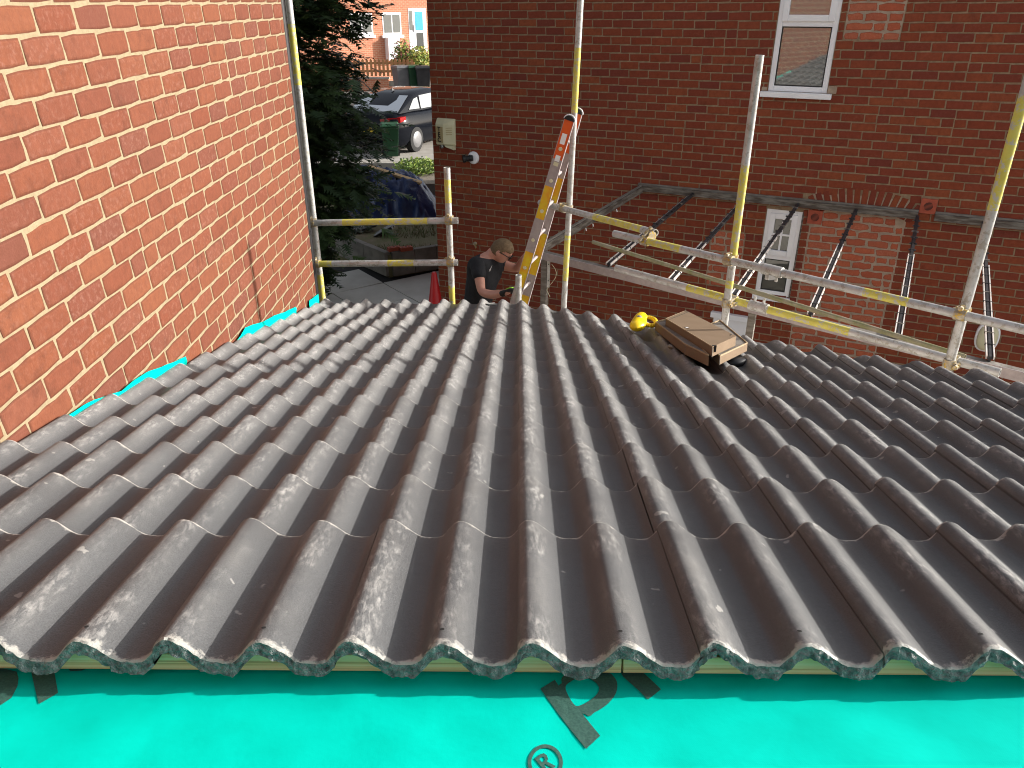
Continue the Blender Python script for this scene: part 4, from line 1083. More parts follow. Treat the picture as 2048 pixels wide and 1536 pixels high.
# yellow moulded tool with loop
ye = thing('plastic_tool', on_roof(1276, 655, 0), 'bright yellow plastic tool with a loop handle beside the cardboard boxes', 'tool')
c0, c1, c2 = on_roof(1273, 656, .03), on_roof(1279, 642, .05), on_roof(1284, 628, .06)
mb = MB(); rings = []
for f in range(13):
    s = f / 12; p = (c0 * (1 - s) ** 2 + c1 * 2 * s * (1 - s) + c2 * s * s); wdt = (.050 * (1 - s) + .034 * s) * math.sqrt(max(.02, 1 - (2 * s - 1) ** 6)) if 0 < f < 12 else .006
    rings.append([p + Vector((1, 0, 0)) * math.cos(6.2832 * i / 16) * wdt + RN * math.sin(6.2832 * i / 16) * wdt * .68 for i in range(16)])
mb.loft(rings); mb.build('tool_body', M['yellow'], ye, True)
mb = MB(); cc_ = on_roof(1299, 643, .045); pts = [cc_ + Vector((1, 0, 0)) * .036 * math.cos(6.2832 * i / 20) + (RD * .06 + RN * .015) * math.sin(6.2832 * i / 20) for i in range(21)]
for a, b in zip(pts, pts[1:]): mb.tube(a, b, .013, 8)
mb.build('loop_handle', M['yellow'], ye, True)
mb = MB(); mb.sphere(c1 + RN * .018, (.016, .03, .012)); mb.build('grip_pad', M['grey_plastic'], ye, True)
# phone-like device at the eaves
pa = on_roof(983, 609, .012); ph = thing('phone', pa, 'small black phone with a pale edge lying on the far eaves tiles', 'phone')
rotp = RB @ Matrix.Rotation(R(32), 3, 'Z')
mb = MB(); mb.box(pa, (.075, .035, .012), rotp); mb.build('phone_body', M['black'], ph, bevel=.003)
mb = MB(); mb.box(pa + rotp @ Vector((0, .020, .003)), (.077, .006, .012), rotp); mb.build('phone_edge', M['galv'], ph)
# ================================================================== worker
M['skin'] = noisy('skin', (.50, .255, .19), (.46, .22, .16), 30, .5, bump=.1, spec=.4)
M['hair'] = noisy('short_fair_hair', (.17, .115, .062), (.11, .072, .038), 60, .65, bump=.8, bscale=220, bdist=.006)
M['shirt'] = noisy('black_jersey', (.012, .013, .016), (.018, .019, .023), 14, .75, bump=.5, bscale=16, bdist=.02, spec=.25)
M['trousers'] = noisy('dark_work_trousers', (.03, .03, .035), (.045, .045, .05), 12, .85, bump=.3)
M['glove_black'] = noisy('black_glove', (.012, .012, .012), (.02, .02, .02), 40, .7, bump=.3)
M['glove_green'] = mat('lime_glove_back', (.30, .68, .05), .55)
WY = 6.95
man = thing('person', (at_y(955, 640, WY).x, WY + .05, .34), 'worker in a black T-shirt and dark glasses bending over beside the ladder', 'person')
def skin_mesh(nodes, edges, root, sub=2):
    me = bpy.data.meshes.new('sk'); names = list(nodes); me.from_pydata([tuple(nodes[k][0]) for k in names], [(names.index(a), names.index(b)) for a, b in edges], [])
    o = bpy.data.objects.new('sk', me); COL.objects.link(o); o.modifiers.new('skin', 'SKIN')
    if not me.skin_vertices: me.attributes.new('skin', 'FLOAT', 'POINT')
    for i, k in enumerate(names):
        r = nodes[k][1]; me.skin_vertices[0].data[i].radius = (r, r) if isinstance(r, (int, float)) else r
        me.skin_vertices[0].data[i].use_root = (k == root)
    s = o.modifiers.new('sub', 'SUBSURF'); s.levels = sub; s.render_levels = sub
    dg = bpy.context.evaluated_depsgraph_get(); ev = o.evaluated_get(dg); m2 = bpy.data.meshes.new_from_object(ev)
    vs = [v.co.copy() for v in m2.vertices]; fs = [tuple(p.vertices) for p in m2.polygons]
    bpy.data.objects.remove(o); bpy.data.meshes.remove(m2); return vs, fs
def remesh(mb, name, m_, parent, vox):
    me, c = mb.mesh(name, m_); o = bpy.data.objects.new('tmp', me); COL.objects.link(o)
    r = o.modifiers.new('r', 'REMESH'); r.mode = 'VOXEL'; r.voxel_size = vox; s = o.modifiers.new('s', 'SMOOTH'); s.factor = .5; s.iterations = 3
    dg = bpy.context.evaluated_depsgraph_get(); m2 = bpy.data.meshes.new_from_object(o.evaluated_get(dg)); bpy.data.objects.remove(o)
    m2.name = name; m2.materials.clear(); m2.materials.append(m_); m2.polygons.foreach_set('use_smooth', [True] * len(m2.polygons))
    o = bpy.data.objects.new(name, m2); COL.objects.link(o); o.parent = parent; o.location = c - wloc(parent); return o
J = {}
def jt(k, px, py, Y, r): J[k] = (at_y(px, py, Y), r)
jt('pelvis', 953, 634, WY + .02, .085); jt('waist', 956, 598, WY, .08); jt('chest', 966, 553, WY - .02, .095); jt('upper', 971, 524, WY - .02, .08); jt('neck', 980, 509, WY - .03, .056); jt('skull', 993, 500, WY - .04, .062)
jt('sh_n', 955, 527, WY - .17, .062); jt('el_n', 963, 585, WY - .34, .043); jt('fo_n', 985, 590, WY - .42, .044); jt('wr_n', 1011, 585, WY - .55, .030); jt('ha_n', 1019, 582, WY - .60, .028)
jt('sh_f', 1000, 528, WY + .12, .060); jt('el_f', 1035, 538, WY + .05, .043); jt('fo_f', 1045, 523, WY - .08, .043); jt('wr_f', 1058, 504, WY - .28, .030); jt('ha_f', 1064, 494, WY - .36, .030)
pz_ = J['pelvis'][0]
FZ = .34
for s, k in ((-1, 'n'), (1, 'f')):
    J['hip_' + k] = (pz_ + Vector((0, .09 * s, -.09)), .088); J['knee_' + k] = (Vector((pz_.x + .06, pz_.y + .10 * s, (pz_.z + FZ) / 2 + .02)), .058)
    J['ank_' + k] = (Vector((pz_.x - .02 + .05 * s, pz_.y + .11 * s, FZ + .09)), .042); J['toe_' + k] = (Vector((pz_.x + .14 + .05 * s, pz_.y + .11 * s, FZ + .045)), .038)
E_ = [('pelvis', 'waist'), ('waist', 'chest'), ('chest', 'upper'), ('upper', 'neck'), ('neck', 'skull')]
for k in 'nf': E_ += [('upper', 'sh_' + k), ('sh_' + k, 'el_' + k), ('el_' + k, 'fo_' + k), ('fo_' + k, 'wr_' + k), ('wr_' + k, 'ha_' + k), ('pelvis', 'hip_' + k), ('hip_' + k, 'knee_' + k), ('knee_' + k, 'ank_' + k), ('ank_' + k, 'toe_' + k)]
vs, fs = skin_mesh(J, E_, 'pelvis')
body = MB(); body.add(vs, fs)
# head, looking down to the right
hc = at_y(1004, 502, WY - .05); hf = Vector((.80, -.22, -.56)).normalized(); hl = Vector((0, 0, 1)).cross(hf); hl = (hl + Vector((.0, .1, -.05))).normalized(); hu = hf.cross(hl).normalized(); hl = hu.cross(hf)
HR = Matrix((hf, hl, hu)).transposed()
def head_pt(th_, ph):
    d = Vector((math.sin(th_) * math.cos(ph), math.sin(th_) * math.sin(ph), math.cos(th_)))
    p = Vector((d.x * .098, d.y * .077, d.z * .112))
    if d.x > 0 and d.z < .2: p.x *= .92
    if d.z < 0: p.y *= 1 + .18 * d.z; p.x += -.012 * d.z * max(0, d.x)
    if d.x > .2:
        nose = math.exp(-((d.y) / .16) ** 2 - ((d.z + .16) / .17) ** 2); p.x += .021 * nose
        brow = math.exp(-((d.z - .10) / .10) ** 2); p.x += .004 * brow
        for s in (-1, 1): p.x -= .010 * math.exp(-((d.y - s * .36) / .16) ** 2 - ((d.z + .0) / .09) ** 2)
        p.x += .005 * math.exp(-((d.y) / .22) ** 2 - ((d.z + .46) / .06) ** 2) - .004 * math.exp(-((d.y) / .25) ** 2 - ((d.z + .52) / .03) ** 2)
        p.x += .010 * math.exp(-((d.y) / .28) ** 2 - ((d.z + .78) / .16) ** 2)
    if d.x < 0: p.x *= 1.06
    return p
nu, nv = 40, 28
hv = [hc + HR @ head_pt(math.pi * j / nv, 2 * math.pi * i / nu) for j in range(nv + 1) for i in range(nu)]
body.add(hv, [(j * nu + i, (j + 1) * nu + i, (j + 1) * nu + (i + 1) % nu, j * nu + (i + 1) % nu) for j in range(nv) for i in range(nu)])
for s in (-1, 1): body.sphere(hc + HR @ Vector((-.012, s * .078, -.012)), (.022, .010, .033), 10, 8, rot=HR)
body.tube(hc + HR @ Vector((-.03, 0, -.06)), J['neck'][0], .054, 14, .058)
bo = remesh(body, 'body', M['skin'], man, .0065)
# hair cap
hm = MB(); hv = []; ok = []
for j in range(nv + 1):
    for i in range(nu):
        th_, ph = math.pi * j / nv, 2 * math.pi * i / nu; p = head_pt(th_, ph); d = p.normalized()
        k = 1.075 + .03 * noise.noise(d * 7); hv.append(hc + HR @ (p * k + Vector((0, 0, .002)))); ok.append(d.z > (.40 if d.x > .25 else (-.05 if d.x > -.15 else -.62)) - .05 * noise.noise(d * 9))
fs = [(j * nu + i, (j + 1) * nu + i, (j + 1) * nu + (i + 1) % nu, j * nu + (i + 1) % nu) for j in range(nv) for i in range(nu)]
hm.add(hv, [f for f in fs if sum(ok[q] for q in f) >= 3]); ho = hm.build('hair', M['hair'], man, True); s = ho.modifiers.new('t', 'SOLIDIFY'); s.thickness = .012; s.offset = -1
# glasses
gm = MB()
for s in (-1, 1):
    gm.obox(hc + HR @ Vector((.090, s * .066, .012)), hc + HR @ Vector((-.015, s * .084, .006)), .005, .007, hu)
    gm.sphere(hc + HR @ Vector((.101, s * .034, .000)), (.010, .030, .020), 12, 8, rot=HR)
gm.obox(hc + HR @ Vector((.106, -.015, .004)), hc + HR @ Vector((.106, .015, .004)), .004, .005, hu); gm.build('glasses', M['black'], man, True)
# T-shirt
TS = {k: J[k] for k in ('waist', 'chest', 'upper', 'sh_n', 'sh_f')}
TS = {'pelvis': (J['pelvis'][0] + Vector((0, 0, .02)), .150), 'waist': (J['waist'][0], .145), 'chest': (J['chest'][0], .158), 'upper': (J['upper'][0] + Vector((.0, 0, -.005)), .125), 'col': (J['upper'][0].lerp(J['neck'][0], .62), .072)}
for k in 'nf':
    TS['sh_' + k] = (J['sh_' + k][0], .082); TS['sl_' + k] = (J['sh_' + k][0].lerp(J['el_' + k][0], .60 if k == 'n' else .42), .066)
vs, fs = skin_mesh(TS, [('pelvis', 'waist'), ('waist', 'chest'), ('chest', 'upper'), ('upper', 'col'), ('upper', 'sh_n'), ('sh_n', 'sl_n'), ('upper', 'sh_f'), ('sh_f', 'sl_f')], 'pelvis')
sm = MB(); sm.add([v + Vector((1, 0, 0)) * .006 * noise.noise(v * 9) for v in vs], fs); so = sm.build('t_shirt', M['shirt'], man, True)
# chest emblem: a small white tick
tk = [(-.030, .010), (-.024, -.014), (-.008, -.020), (.040, .022), (-.002, -.001), (-.013, .002), (-.020, .014)]
tc = at_y(980, 538, WY - .19); mb = MB(); mb.add([tc + Vector((.75 * x - .35 * y, -.001, .55 * x + .8 * y)) for x, y in tk], [tuple(range(7))])
lg = mb.build('chest_emblem', M['white'], so)
# snap emblem onto shirt surface
dg = bpy.context.evaluated_depsgraph_get()
inv = Vector(so.location) + wloc(man)
hitp = so.ray_cast(CAMP - inv, (tc - CAMP).normalized())
if hitp[0]: lg.location = Vector(lg.location) + (hitp[1] + inv - tc) + (CAMP - tc).normalized() * .006
# trousers and boots
TR_ = {'pelvis': (J['pelvis'][0] + Vector((0, 0, -.02)), (.150, .115))}
for k in 'nf': TR_['hip_' + k] = (J['hip_' + k][0], .108); TR_['knee_' + k] = (J['knee_' + k][0], .078); TR_['cuff_' + k] = (J['ank_' + k][0] + Vector((0, 0, .03)), .066)
vs, fs = skin_mesh(TR_, [('pelvis', 'hip_n'), ('hip_n', 'knee_n'), ('knee_n', 'cuff_n'), ('pelvis', 'hip_f'), ('hip_f', 'knee_f'), ('knee_f', 'cuff_f')], 'pelvis')
mb = MB(); mb.add(vs, fs); mb.build('trousers', M['trousers'], man, True)
for k in 'nf':
    a, b = J['ank_' + k][0], J['toe_' + k][0]; mb = MB(); mb.loft([[Vector((x, a.y + math.cos(6.2832 * i / 14) * wd_, FZ + max(0, hh * (.5 + .5 * math.sin(6.2832 * i / 14))))) for i in range(14)] for x, wd_, hh in ((a.x - .075, .02, .05), (a.x - .06, .042, .12), (a.x, .046, .15), (b.x - .04, .05, .10), (b.x + .03, .045, .075), (b.x + .06, .015, .04))]); mb.build('boot', M['black'], man, True)
# gloved hands: palm, four fingers and thumb closing on the stiles
def glove(w, h, grip, back_green):
    mb = MB(); d = (h - w).normalized(); g = (grip - h); g = (g - d * g.dot(d)).normalized(); sd = d.cross(g).normalized()
    mb.loft([[c + sd * a * math.cos(6.2832 * i / 14) + g * b * math.sin(6.2832 * i / 14) for i in range(14)] for c, a, b in ((w - d * .045, .034, .028), (w, .034, .027), (w + d * .04, .043, .02), (w + d * .085, .045, .017), (w + d * .095, .035, .012))])
    for i, L in enumerate((.068, .078, .072, .056)):
        o0 = w + d * .085 + sd * (.033 - .022 * i); p1 = o0 + d * L * .42 + g * .006; p2 = p1 + d * L * .12 + g * L * .38; p3 = p2 - d * L * .22 + g * L * .2
        for a, b, r0, r1 in ((o0, p1, .0105, .0098), (p1, p2, .0098, .009), (p2, p3, .009, .008)): mb.tube(a, b, r0, 8, r1); mb.sphere(b, r1, 8, 6)
    t0_ = w + d * .025 + sd * .035; t1_ = t0_ + sd * .028 + d * .02 + g * .012; t2_ = t1_ + d * .026 + g * .022
    for a, b, r0, r1 in ((t0_, t1_, .0125, .011), (t1_, t2_, .011, .009)): mb.tube(a, b, r0, 8, r1); mb.sphere(b, r1, 8, 6)
    gl = mb.build('glove', M['glove_black'], man, True, auto=50)
    if back_green:
        mb = MB(); c = w + d * .055 - g * .019; mb.sphere(c, (.045, .034, .008), 14, 8, rot=Matrix((d, sd, g)).transposed()); mb.build('glove_back', M['glove_green'], gl, True)
    return gl
stn = ext(na, nb_, J['ha_n'][0].z + .02); stf = ext(fa_, fb2, J['ha_f'][0].z)
glove(J['wr_n'][0], J['wr_n'][0].lerp(stn, .12) + Vector((.03, 0, .02)), stn + Vector((0, 0, -.35)), True)
glove(J['wr_f'][0], J['ha_f'][0], stf, False)
pl_ = thing('work_platform', (man.location.x, WY + .05, GZ), 'low timber hop-up platform that the worker stands on', 'platform')
for k in range(3):
    mb = MB(); mb.box((man.location.x + .02, WY - .18 + .22 * k, .34 - .0195), (.8, .20, .038)); mb.build('board', M['timber_grey'], pl_, bevel=.004)
for sx in (-1, 1):
    for sy in (-1, 1):
        mb = MB(); mb.box((man.location.x + .02 + .34 * sx, WY + .04 + .24 * sy, (GZ + .3) / 2), (.05, .05, .3 - GZ)); mb.build('leg', M['timber_grey'], pl_)
# ================================================================== yard and street behind
# conifer
def conifer(x, y, z0, H, rad, seed, label, n_spray):
    rg = random.Random(seed); tr = thing('conifer_tree', (x, y, z0), label, 'tree')
    mb = MB(); mb.loft([[Vector((x + .03 * math.sin(h * 2) + r * math.cos(6.2832 * i / 10), y + r * math.sin(6.2832 * i / 10), z0 + h)) for i in range(10)] for r, h in ((.19, -.05), (.15, .4), (.12, 2), (.08, 4.5), (.02, H))]); mb.build('trunk', M['bark'], tr, True)
    limbs = MB(); fol = MB(); V = []; F = []
    def spray(c, d, L):
        side = d.cross(Vector((rg.uniform(-.3, .3), rg.uniform(-.3, .3), 1))).normalized(); nn = side.cross(d)
        mi = rg.choice((0, 0, 1, 2)); pts = []; fs = []
        n = 6
        for k in range(n):
            f = k / n; b = c + d * L * f - Vector((0, 0, .16 * L * f * f)); w = L * .50 * (1 - f * .75) * rg.uniform(.75, 1.15)
            for s in (-1, 1):
                tip = b + side * s * w + d * w * .75 - Vector((0, 0, .12 * w)) + nn * rg.uniform(-.02, .02); q = len(pts)
                pts += [b - d * .012, b + d * .055 * (L / .35), tip]; fs.append((q, q + 1, q + 2))
        e = c + d * L - Vector((0, 0, .16 * L)); q = len(pts); pts += [c + side * .012, c - side * .012, e]; fs.append((q, q + 1, q + 2))
        fol.add(pts, fs, mi)
    nl = 150; per = n_spray // nl
    for i in range(nl):
        f = (i + .5) / nl; h = .25 + (H - .3) * f ** 1.15; an = i * 2.39996 + rg.uniform(-.3, .3); R_ = rad(h) * rg.uniform(.72, 1.12)
        b = Vector((x, y, z0 + h)); d = Vector((math.cos(an), math.sin(an), rg.uniform(-.05, .25))).normalized()
        tip = b + d * R_ - Vector((0, 0, .14 * R_)); limbs.tube(b, b.lerp(tip, .8), .022, 5, .006)
        for k in range(per):
            s = rg.random() ** .55; p = b.lerp(tip, s) + Vector((rg.gauss(0, .16), rg.gauss(0, .16), rg.gauss(0, .12))) * (R_ / 1.5)
            dd = (d + Vector((rg.gauss(0, .5), rg.gauss(0, .5), rg.gauss(-.25, .3)))).normalized(); spray(p, dd, rg.uniform(.13, .30))
    limbs.build('limbs', M['bark'], tr); fol.build('crown', [M['con1'], M['con2'], M['con3']], tr); return tr
M['bark'] = noisy('brown_bark', (.07, .05, .035), (.045, .032, .022), 9, .95, bump=.6)
for k, c in (('con1', (.034, .062, .020)), ('con2', (.046, .080, .024)), ('con3', (.025, .047, .019))):
    m_ = mat('conifer_green', c, .6, 0, .3); M[k] = m_
def rad1(h): return 1.0 + .5 * h if h < 2.2 else max(.1, 2.1 - .17 * (h - 2.2))
conifer(-4.05, 11.3, .22, 8.2, rad1, 3, 'tall dark green conifer in shade beyond the wall corner', 42000)
# blue tarpaulin heap
c = at_z(782, 438, .27); tx, ty = c.x, c.y + .45
tarp = MB(); nu, nv = 64, 44; vs = []
for j in range(nv + 1):
    for i in range(nu + 1):
        a, b = -1 + 2 * i / nu, -1 + 2 * j / nv
        x = a * 1.0; y = b * .75
        e = max(0, 1 - max(0, (abs(a) - .52) / .44) ** 1.6) * max(0, 1 - max(0, (abs(b) - .38) / .58) ** 1.5)
        h = .86 * e * (1 - .16 * (a + .3)) + .05
        q = Vector((x * 3.1, y * 3.1, 2.2)); fold = abs(noise.noise(q)) * .22 + abs(noise.noise(q * 2.7)) * .09 + .03 * noise.noise(q * 6)
        h = max(.01, h - fold * (e > .03)) + .015 * noise.noise(q * 9)
        vs.append((tx + x + .09 * noise.noise(q * 1.4) - .10 * h, ty + y + .07 * noise.noise(q * 1.7 + Vector((5, 0, 0))), .27 + h))
tarp.add(vs, [(j * (nu + 1) + i, j * (nu + 1) + i + 1, (j + 1) * (nu + 1) + i + 1, (j + 1) * (nu + 1) + i) for j in range(nv) for i in range(nu)])
M['tarp'] = noisy('blue_tarpaulin', (.007, .020, .085), (.012, .034, .13), 7, .38, bump=.4, bscale=14, bdist=.03, spec=.5)
o = tarp.build('tarpaulin', M['tarp'], None, True); setp(o, 'crumpled blue tarpaulin heaped over building materials on the lawn', 'tarpaulin')
p, q = at_y(738, 333, ty - .1), at_y(842, 366, ty - .25)
M['pine'] = noisy('raw_pine', (.50, .35, .18), (.42, .28, .13), 6, .8, stretch=(1, 1, 6), bump=.2)
mb = MB(); mb.obox(p, q, .16, .045); o = mb.build('plank', M['pine'], None, bevel=.004); setp(o, 'pale pine plank lying across the top of the blue tarpaulin', 'plank')
# roof tiles dropped on the lawn
def ground_tile(px, py, rz, tiltx, label):
    c = at_z(px, py, .27); th_ = thing('roof_tile_spare', c, label, 'roof tile', 'spare tiles on the lawn')
    me, cc = plain[1]; o = bpy.data.objects.new('tile', me); COL.objects.link(o); o.parent = th_; o.rotation_euler = (tiltx, 0, rz); o.location = (0, 0, .075)
ground_tile(728, 462, R(-62), R(6), 'curved grey roof tile lying face up on the shaded lawn')
ground_tile(768, 470, R(-95), R(24), 'grey roof tile tipped on the lawn by the edging wall')
c = at_z(716, 378, .27); mb = MB(); mb.box((c.x, c.y, .31), (.75, .5, .08), Matrix.Rotation(R(20), 3, 'Z')); mb.box((c.x + .05, c.y, .37), (.62, .42, .04), Matrix.Rotation(R(33), 3, 'Z')); o = mb.build('insulation_board', M['white_pvc'], None); setp(o, 'pale boards stacked under the conifer beside the blue tarpaulin', 'boards')
# perforated bricks on the edging wall
for i, (px, lab) in enumerate(((788, 'orange perforated brick on the lawn edging wall, nearer the corner'), (812, 'orange perforated brick on the lawn edging wall, nearer the house'))):
    c = at_z(px, 500, .33); dirk = (KR - KC).normalized(); nk = Vector((-dirk.y, dirk.x, 0)); th_ = thing('loose_brick', (c.x, c.y, .322), lab, 'brick', 'loose bricks on the edging wall')
    rt_ = Matrix((dirk, nk, Vector((0, 0, 1)))).transposed(); mb = MB(); mb.box(Vector((c.x, c.y, .355)), (.215, .102, .065), rt_); mb.build('brick_body', M['terracotta'], th_, bevel=.003)
    for k in (-.06, 0, .06):
        mb = MB(); mb.lathe(Vector((c.x, c.y, .388)) + dirk * k, (0, 0, 1), [(.02, 0), (.02, .0006), (.001, .0006)], 10); mb.build('perforation', M['hole'], th_)
# red cone
tip = at_y(868, 544, 10.05); cn = thing('traffic_cone', (tip.x, tip.y, GZ), 'red traffic cone at the foot of the dark house corner', 'cone')
hh = tip.z - GZ; mb = MB(); mb.lathe((tip.x, tip.y, GZ + .035), (0, 0, 1), [(.16, 0), (.15, .03), (.035, hh - .05), (.025, hh - .035), (.001, hh - .034)], 20); mb.build('cone_body', M['red'], cn, True, auto=40)
mb = MB(); mb.box((tip.x, tip.y, GZ + .018), (.40, .40, .034)); mb.build('base', M['red'], cn, bevel=.01)

# leafy clumps
def leaf_clump(name, c, rx, ry, rz_, n, mats_, seed, label, cat, size=.05, stems=True):
    rg = random.Random(seed); th_ = thing(name, (c[0], c[1], c[2]), label, cat); mb = MB(); sm = MB()
    for k in range(n):
        d = Vector((rg.gauss(0, 1), rg.gauss(0, 1), rg.gauss(0, 1))).normalized() * rg.random() ** .4
        p = Vector(c) + Vector((d.x * rx, d.y * ry, rz_ + d.z * rz_ * (1 + .3 * noise.noise(d * 3)))); s = size * rg.uniform(.6, 1.3)
        a = Vector((rg.gauss(0, 1), rg.gauss(0, 1), rg.gauss(0, .6))).normalized(); b = a.orthogonal().normalized()
        mb.add([p, p + a * s * .5 + b * s * .32, p + a * s, p + a * s * .5 - b * s * .32], [(0, 1, 2, 3)], rg.randrange(len(mats_)))
    for k in range(9):
        an = rg.uniform(0, 6.28); sm.tube(Vector(c), Vector(c) + Vector((rx * .6 * math.cos(an), ry * .6 * math.sin(an), rz_ * 1.5)), .008, 5, .003)
    mb.build('foliage', mats_, th_); sm.build('stems', M['bark'], th_)
for k, c in (('lf1', (.13, .21, .03)), ('lf2', (.20, .26, .04)), ('lf3', (.07, .13, .025)), ('lf4', (.30, .27, .05)), ('lf5', (.20, .05, .04))): M[k] = mat('leaf', c, .55, 0, .4)
q = at_z(842, 346, .62); leaf_clump('bed_plant', (q.x, q.y, .60), .62, .5, .17, 1500, [M['lf1'], M['lf2'], M['lf1']], 5, 'low bright green plants in the sunlit bed before the driveway', 'plant', .07)
# green wheelie bin by the conifer and the bins across the street
def wheelie(c, rz, body_m, lid_m, label, s=1.0):
    th_ = thing('wheelie_bin', c, label, 'bin', 'wheelie bins'); Rz = Matrix.Rotation(rz, 3, 'Z'); C_ = Vector(c)
    def ringr(hw, hd, z, dx=0): return [C_ + Rz @ Vector((x * s, y * s, z * s)) for x, y in ((-hw, -hd + dx), (hw, -hd + dx), (hw, hd), (-hw, hd))]
    mb = MB(); mb.loft([ringr(.21, .24, .06), ringr(.27, .33, .93), ringr(.29, .35, .94), ringr(.29, .35, .98)]); b = mb.build('bin_body', body_m, th_, bevel=.015)
    mb = MB(); mb.loft([ringr(.30, .37, .983), ringr(.30, .37, 1.01), ringr(.25, .28, 1.07)]); mb.build('lid', lid_m, th_, bevel=.012)
    mb = MB(); mb.tube(C_ + Rz @ Vector((-.22 * s, .42 * s, .97 * s)), C_ + Rz @ Vector((.22 * s, .42 * s, .97 * s)), .016 * s, 8); mb.build('handle', lid_m, th_, True)
    for sx in (-1, 1):
        mb = MB(); mb.tube(C_ + Rz @ Vector((sx * .22 * s, .25 * s, .1 * s)), C_ + Rz @ Vector((sx * .28 * s, .25 * s, .1 * s)), .1 * s, 14); mb.build('wheel', M['black'], th_, True, auto=40)
M['bin_grey'] = noisy('grey_bin_plastic', (.10, .10, .105), (.13, .13, .135), 4, .45, bump=0); M['bin_green'] = noisy('green_bin_plastic', (.012, .05, .022), (.018, .065, .03), 4, .45, bump=0); M['bin_black'] = noisy('black_bin_plastic', (.018, .018, .02), (.03, .03, .032), 4, .45, bump=0)
YB = 33.9
def gx(px, py, Y): return at_y(px, py, Y).x
wheelie((gx(803, 160, YB), YB, .66), R(28), M['bin_grey'], M['bin_grey'], 'grey wheelie bin across the street, left of the green one', 1.06)
wheelie((gx(829, 160, YB + .1), YB + .1, .66), R(20), M['bin_green'], M['bin_green'], 'green wheelie bin between the grey and black bins across the street', 1.06)
wheelie((gx(846, 160, YB - .15), YB - .15, .66), R(12), M['bin_black'], M['bin_black'], 'black wheelie bin beside the house edge across the street', 1.06)
qg = at_z(780, 318, .60); wheelie((qg.x, qg.y + .25, .60), R(10), M['bin_green'], M['bin_green'], 'dark green wheelie bin half hidden by the conifer near the driveway', .78)
# garden wall, fence, far house
M['far_brick'] = None
def far_brick():
    m_ = mat('far_brick', (.42, .16, .09), .85, 0, .2); t = NT(m_); b = t.n('ShaderNodeTexBrick'); tc = t.n('ShaderNodeTexCoord'); mp = t.n('ShaderNodeMapping'); mp.inputs['Rotation'].default_value = (R(90), 0, 0); t.l(tc.outputs['Object'], mp.inputs['Vector']); t.l(mp.outputs['Vector'], b.inputs['Vector'])
    b.inputs['Color1'].default_value = (.50, .20, .115, 1); b.inputs['Color2'].default_value = (.42, .15, .085, 1); b.inputs['Mortar'].default_value = (.5, .36, .25, 1)
    b.inputs['Scale'].default_value = 1; b.inputs['Brick Width'].default_value = .23; b.inputs['Row Height'].default_value = .08; b.inputs['Mortar Size'].default_value = .01
    t.col(t.mix(t.math('MULTIPLY', t.noise(t.pos(), 3, 5), .5), b.outputs['Color'], (.36, .13, .08))); return m_
M['far_brick'] = far_brick()
YF = 35.4
gw = MB(); x0, x1 = gx(640, 160, YF), gx(778, 160, YF); zt_ = at_y(740, 157, YF).z
gw.box(((x0 + x1) / 2, YF, (.6 + zt_) / 2), (x1 - x0, .22, zt_ - .6)); gwt = thing('garden_wall', ((x0 + x1) / 2, YF, .66), 'low sunlit brick garden wall below the picket fence', 'wall'); gw.build('wall_body', M['far_brick'], gwt)
mb = MB(); mb.box(((x0 + x1) / 2, YF, zt_ + .03), (x1 - x0 + .05, .3, .06)); mb.build('coping', M['concrete'], gwt)
x2 = gx(830, 140, YF); mb = MB(); mb.box(((x1 + x2) / 2 + .01, YF + .05, (.6 + zt_) / 2 - .05), (x2 - x1, .2, zt_ - .7)); mb.build('side_pier', M['wall_block'], gwt)
fe = thing('picket_fence', ((x0 + x2) / 2, YF, zt_), 'brown wooden picket fence on the garden wall across the street', 'fence')
M['fence'] = noisy('stained_fence', (.42, .21, .09), (.34, .16, .07), 4, .8, bump=.2, stretch=(1, 1, .3))
zp0, zp1 = zt_ + .10, at_y(760, 117, YF).z
pk = MB(); pk.prism([(-.05, 0, 0), (.05, 0, 0), (.05, 0, zp1 - zp0 - .06), (0, 0, zp1 - zp0), (-.05, 0, zp1 - zp0 - .06)], (0, .022, 0)); me_p, cp = pk.mesh('picket', M['fence'])
x = x0
while x < x2:
    o = bpy.data.objects.new('picket', me_p); COL.objects.link(o); o.parent = fe; o.location = Vector((x, YF - .06, zp0)) + Vector((0, .011, cp.z)) - wloc(fe); x += .175
for f in (.28, .74):
    mb = MB(); mb.box(((x0 + x2) / 2, YF - .02, zp0 + (zp1 - zp0) * f), (x2 - x0, .04, .09)); mb.build('fence_rail', M['fence'], fe)
x = x0
while x < x2:
    mb = MB(); mb.box((x, YF + .045, (zp0 + zp1) / 2 - .06), (.09, .09, zp1 - zp0)); mb.build('fence_post', M['fence'], fe); x += 1.9
